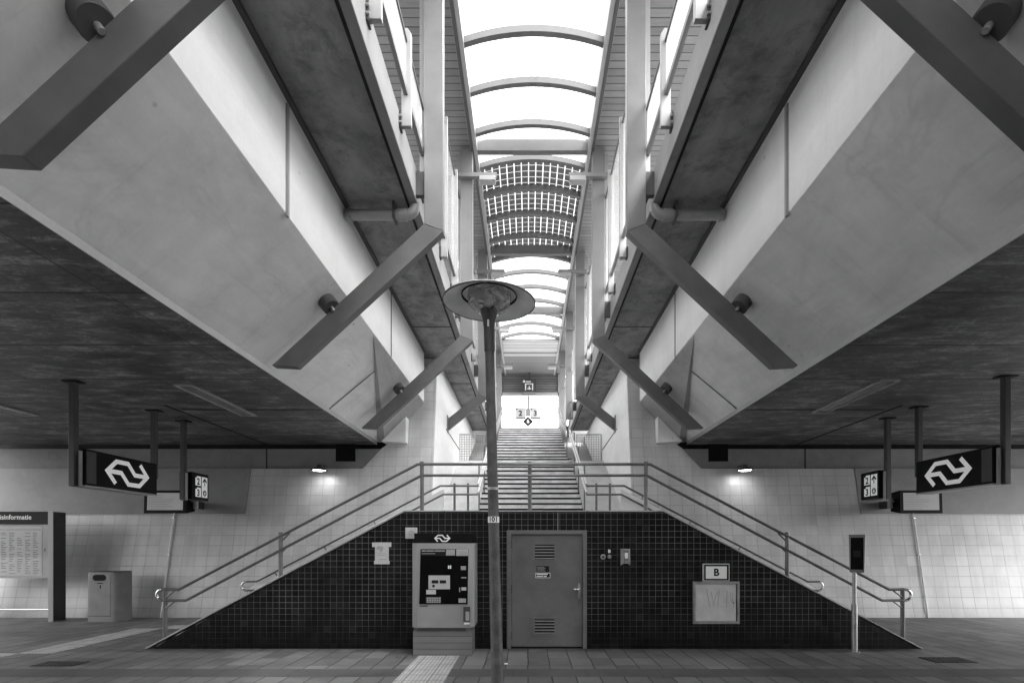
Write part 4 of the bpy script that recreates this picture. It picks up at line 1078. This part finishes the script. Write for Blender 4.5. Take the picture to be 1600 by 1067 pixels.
# ------------------------------------------------------------------ signs at the head of the stairs
ysn = 29.0
t = thing('track_sign', 'white boards numbered 2 and 3 with a diamond 6 hanging over the platform', 'sign', (AX-.1, ysn, 8.4))
def dp(u, v): return ((u-825)*ysn/800, EYE+(850-v)*ysn/800)
a = dp(824, 640); c = dp(827, 600)
MB().box(a[0], c[0], ysn+.02, ysn+.1, a[1], ZR+.35).build('hanger', 'steel_paint', t)
for (u0, u1, ch) in ((805.8, 821.5, '2'), (828.8, 845, '3')):
    a = dp(u0, 652); c = dp(u1, 637); m_ = ((a[0]+c[0])/2, (a[1]+c[1])/2)
    pl = MB().box(a[0], c[0], ysn, ysn+.12, a[1], c[1]).build('board', 'steel_light', t)
    MB().box(a[0], c[0], ysn-.004, ysn+.12, a[1]-.05, a[1]-.002).build('board_trim', 'black_paint', t)
    text_mb(ch, .42, front(m_[0]-.02, ysn-.006, m_[1]-.05), bold=.012).build('digit', 'black_paint', t, solid=False)
    e = dp(u0+.3, 640); MB().box(e[0], e[0]+.09, ysn-.008, ysn-.003, e[1], e[1]+.08).build('corner_mark', 'black_paint', t)
MB().box(dp(821.6,0)[0], dp(828.7,0)[0], ysn+.01, ysn+.09, dp(0,650)[1], dp(0,638)[1]).build('spacer', 'steel_paint', t)
c = dp(825, 658.5); r_ = 8.6*ysn/800
MB().prism([(c[0]-r_, c[1]), (c[0], c[1]-r_*.9), (c[0]+r_, c[1]), (c[0], c[1]+r_*.9)], 'y', ysn-.03, ysn+.03).build('diamond', 'dark_print', t)
text_mb('6', .31, front(c[0], ysn-.034, c[1]), bold=0.0).build('diamond_digit', 'white_print', t, solid=False)
ye = 25.6
def ep(u, v): return ((u-825)*ye/800, EYE+(850-v)*ye/800)
t = thing('exit_sign', 'small dark sign box with a white frame and down arrow on the louvred gable', 'sign', (0, ye, 9.5))
a = ep(816.5, 613); c = ep(837.5, 592.5)
MB().box(a[0], c[0], ye, ye+.3, a[1], c[1]).build('sign_box', 'steel_dark', t)
MB().box((a[0]+c[0])/2-.03, (a[0]+c[0])/2+.03, ye+.1, ye+.16, c[1], ZR+.05).build('hanger', 'steel_dark', t)
q = MB()
for (u0, v0, u1, v1) in ((817,594,820.5,597.5),(821.5,595.5,829.5,596.8),(820.5,599,833,600.2),(820.5,600.2,822,609.5),(831.5,600.2,833,609.5),(826.3,603,827.7,608.5),(824,606.5,826.3,607.8),(827.7,606.5,830,607.8)):
    e = ep(u0, v1); g = ep(u1, v0); q.box(e[0], g[0], ye-.006, ye-.001, e[1], g[1])
q.build('sign_marks', 'white_print', t)

# ------------------------------------------------------------------ sky, sun, camera
w = bpy.data.worlds.new('World'); sc.world = w; w.use_nodes = True
nt = w.node_tree; nt.nodes.clear()
SUN_EL, SUN_AZ = 62, 118   # degrees; azimuth measured from +Y towards +X
sky = nt.nodes.new('ShaderNodeTexSky'); sky.sky_type = 'NISHITA'; sky.sun_disc = False
sky.sun_elevation = R(SUN_EL); sky.sun_rotation = R(SUN_AZ); sky.dust_density = 4.0; sky.air_density = 1.2
bw = nt.nodes.new('ShaderNodeRGBToBW'); bg = nt.nodes.new('ShaderNodeBackground'); ow = nt.nodes.new('ShaderNodeOutputWorld')
bg.inputs[1].default_value = 1.72
nt.links.new(sky.outputs[0], bw.inputs[0]); nt.links.new(bw.outputs[0], bg.inputs[0]); nt.links.new(bg.outputs[0], ow.inputs[0])
sl = bpy.data.lights.new('sun', 'SUN'); sl.energy = 3.0; sl.angle = R(25); sl.color = (1, 1, 1)
so = bpy.data.objects.new('sun', sl); COL.objects.link(so)
dv = Vector((math.sin(R(SUN_AZ))*math.cos(R(SUN_EL)), math.cos(R(SUN_AZ))*math.cos(R(SUN_EL)), math.sin(R(SUN_EL))))
so.rotation_euler = dv.to_track_quat('Z', 'Y').to_euler(); so.location = (3, -3, 30)

GROUPS = {'rail_viaduct': 'viaduct girders either side of the stairs', 'tiled_abutment': 'tiled abutment walls', 'stair_side_wall': 'plaster walls flanking the main flight',
 'side_staircase': 'side flights to the landing', 'wire_guard': 'wire guards beside the main flight', 'stair_handrail': 'handrails of the main flight', 'arm_light': 'box lights on arms under the canopy',
 'glass_balustrade': 'low glass balustrades on the deck edges', 'glass_screen': 'tall glass screens on the deck edges', 'braced_fence': 'fences at the top of the flight', 'station_sign': 'hanging emblem signs',
 'platform_sign': 'hanging platform number signs', 'departure_monitor': 'departure monitors', 'strip_light': 'strip lights in the soffits', 'wall_lamp': 'lamps on the tiled walls', 'drain_grate': 'drain grates in the pavers',
 'key_switch': 'key switches on the black tiles', 'cable_conduit': 'conduits on the tiled walls'}
for o in list(COL.objects):
    if o.parent is None and o.name.split('.')[0] in GROUPS: o['group'] = GROUPS[o.name.split('.')[0]]

cd = bpy.data.cameras.new('camera'); cam = bpy.data.objects.new('camera', cd); COL.objects.link(cam)
cam.location = (0, 0, EYE); cam.rotation_euler = (R(90), 0, 0)
cd.sensor_width = 36; cd.lens = 18.0; cd.shift_x = -25/1600; cd.shift_y = (850-533.5)/1600
cd.clip_start = .05; cd.clip_end = 1000
sc.camera = cam
sc.view_settings.view_transform = 'Standard'; sc.view_settings.look = 'None'; sc.view_settings.exposure = 0; sc.view_settings.gamma = 1
sc.render.engine = 'CYCLES'
sc.cycles.use_denoising = True
sc.cycles.max_bounces = 10; sc.cycles.diffuse_bounces = 6; sc.cycles.transparent_max_bounces = 24; sc.cycles.transmission_bounces = 6
sc.cycles.sample_clamp_indirect = 8.0
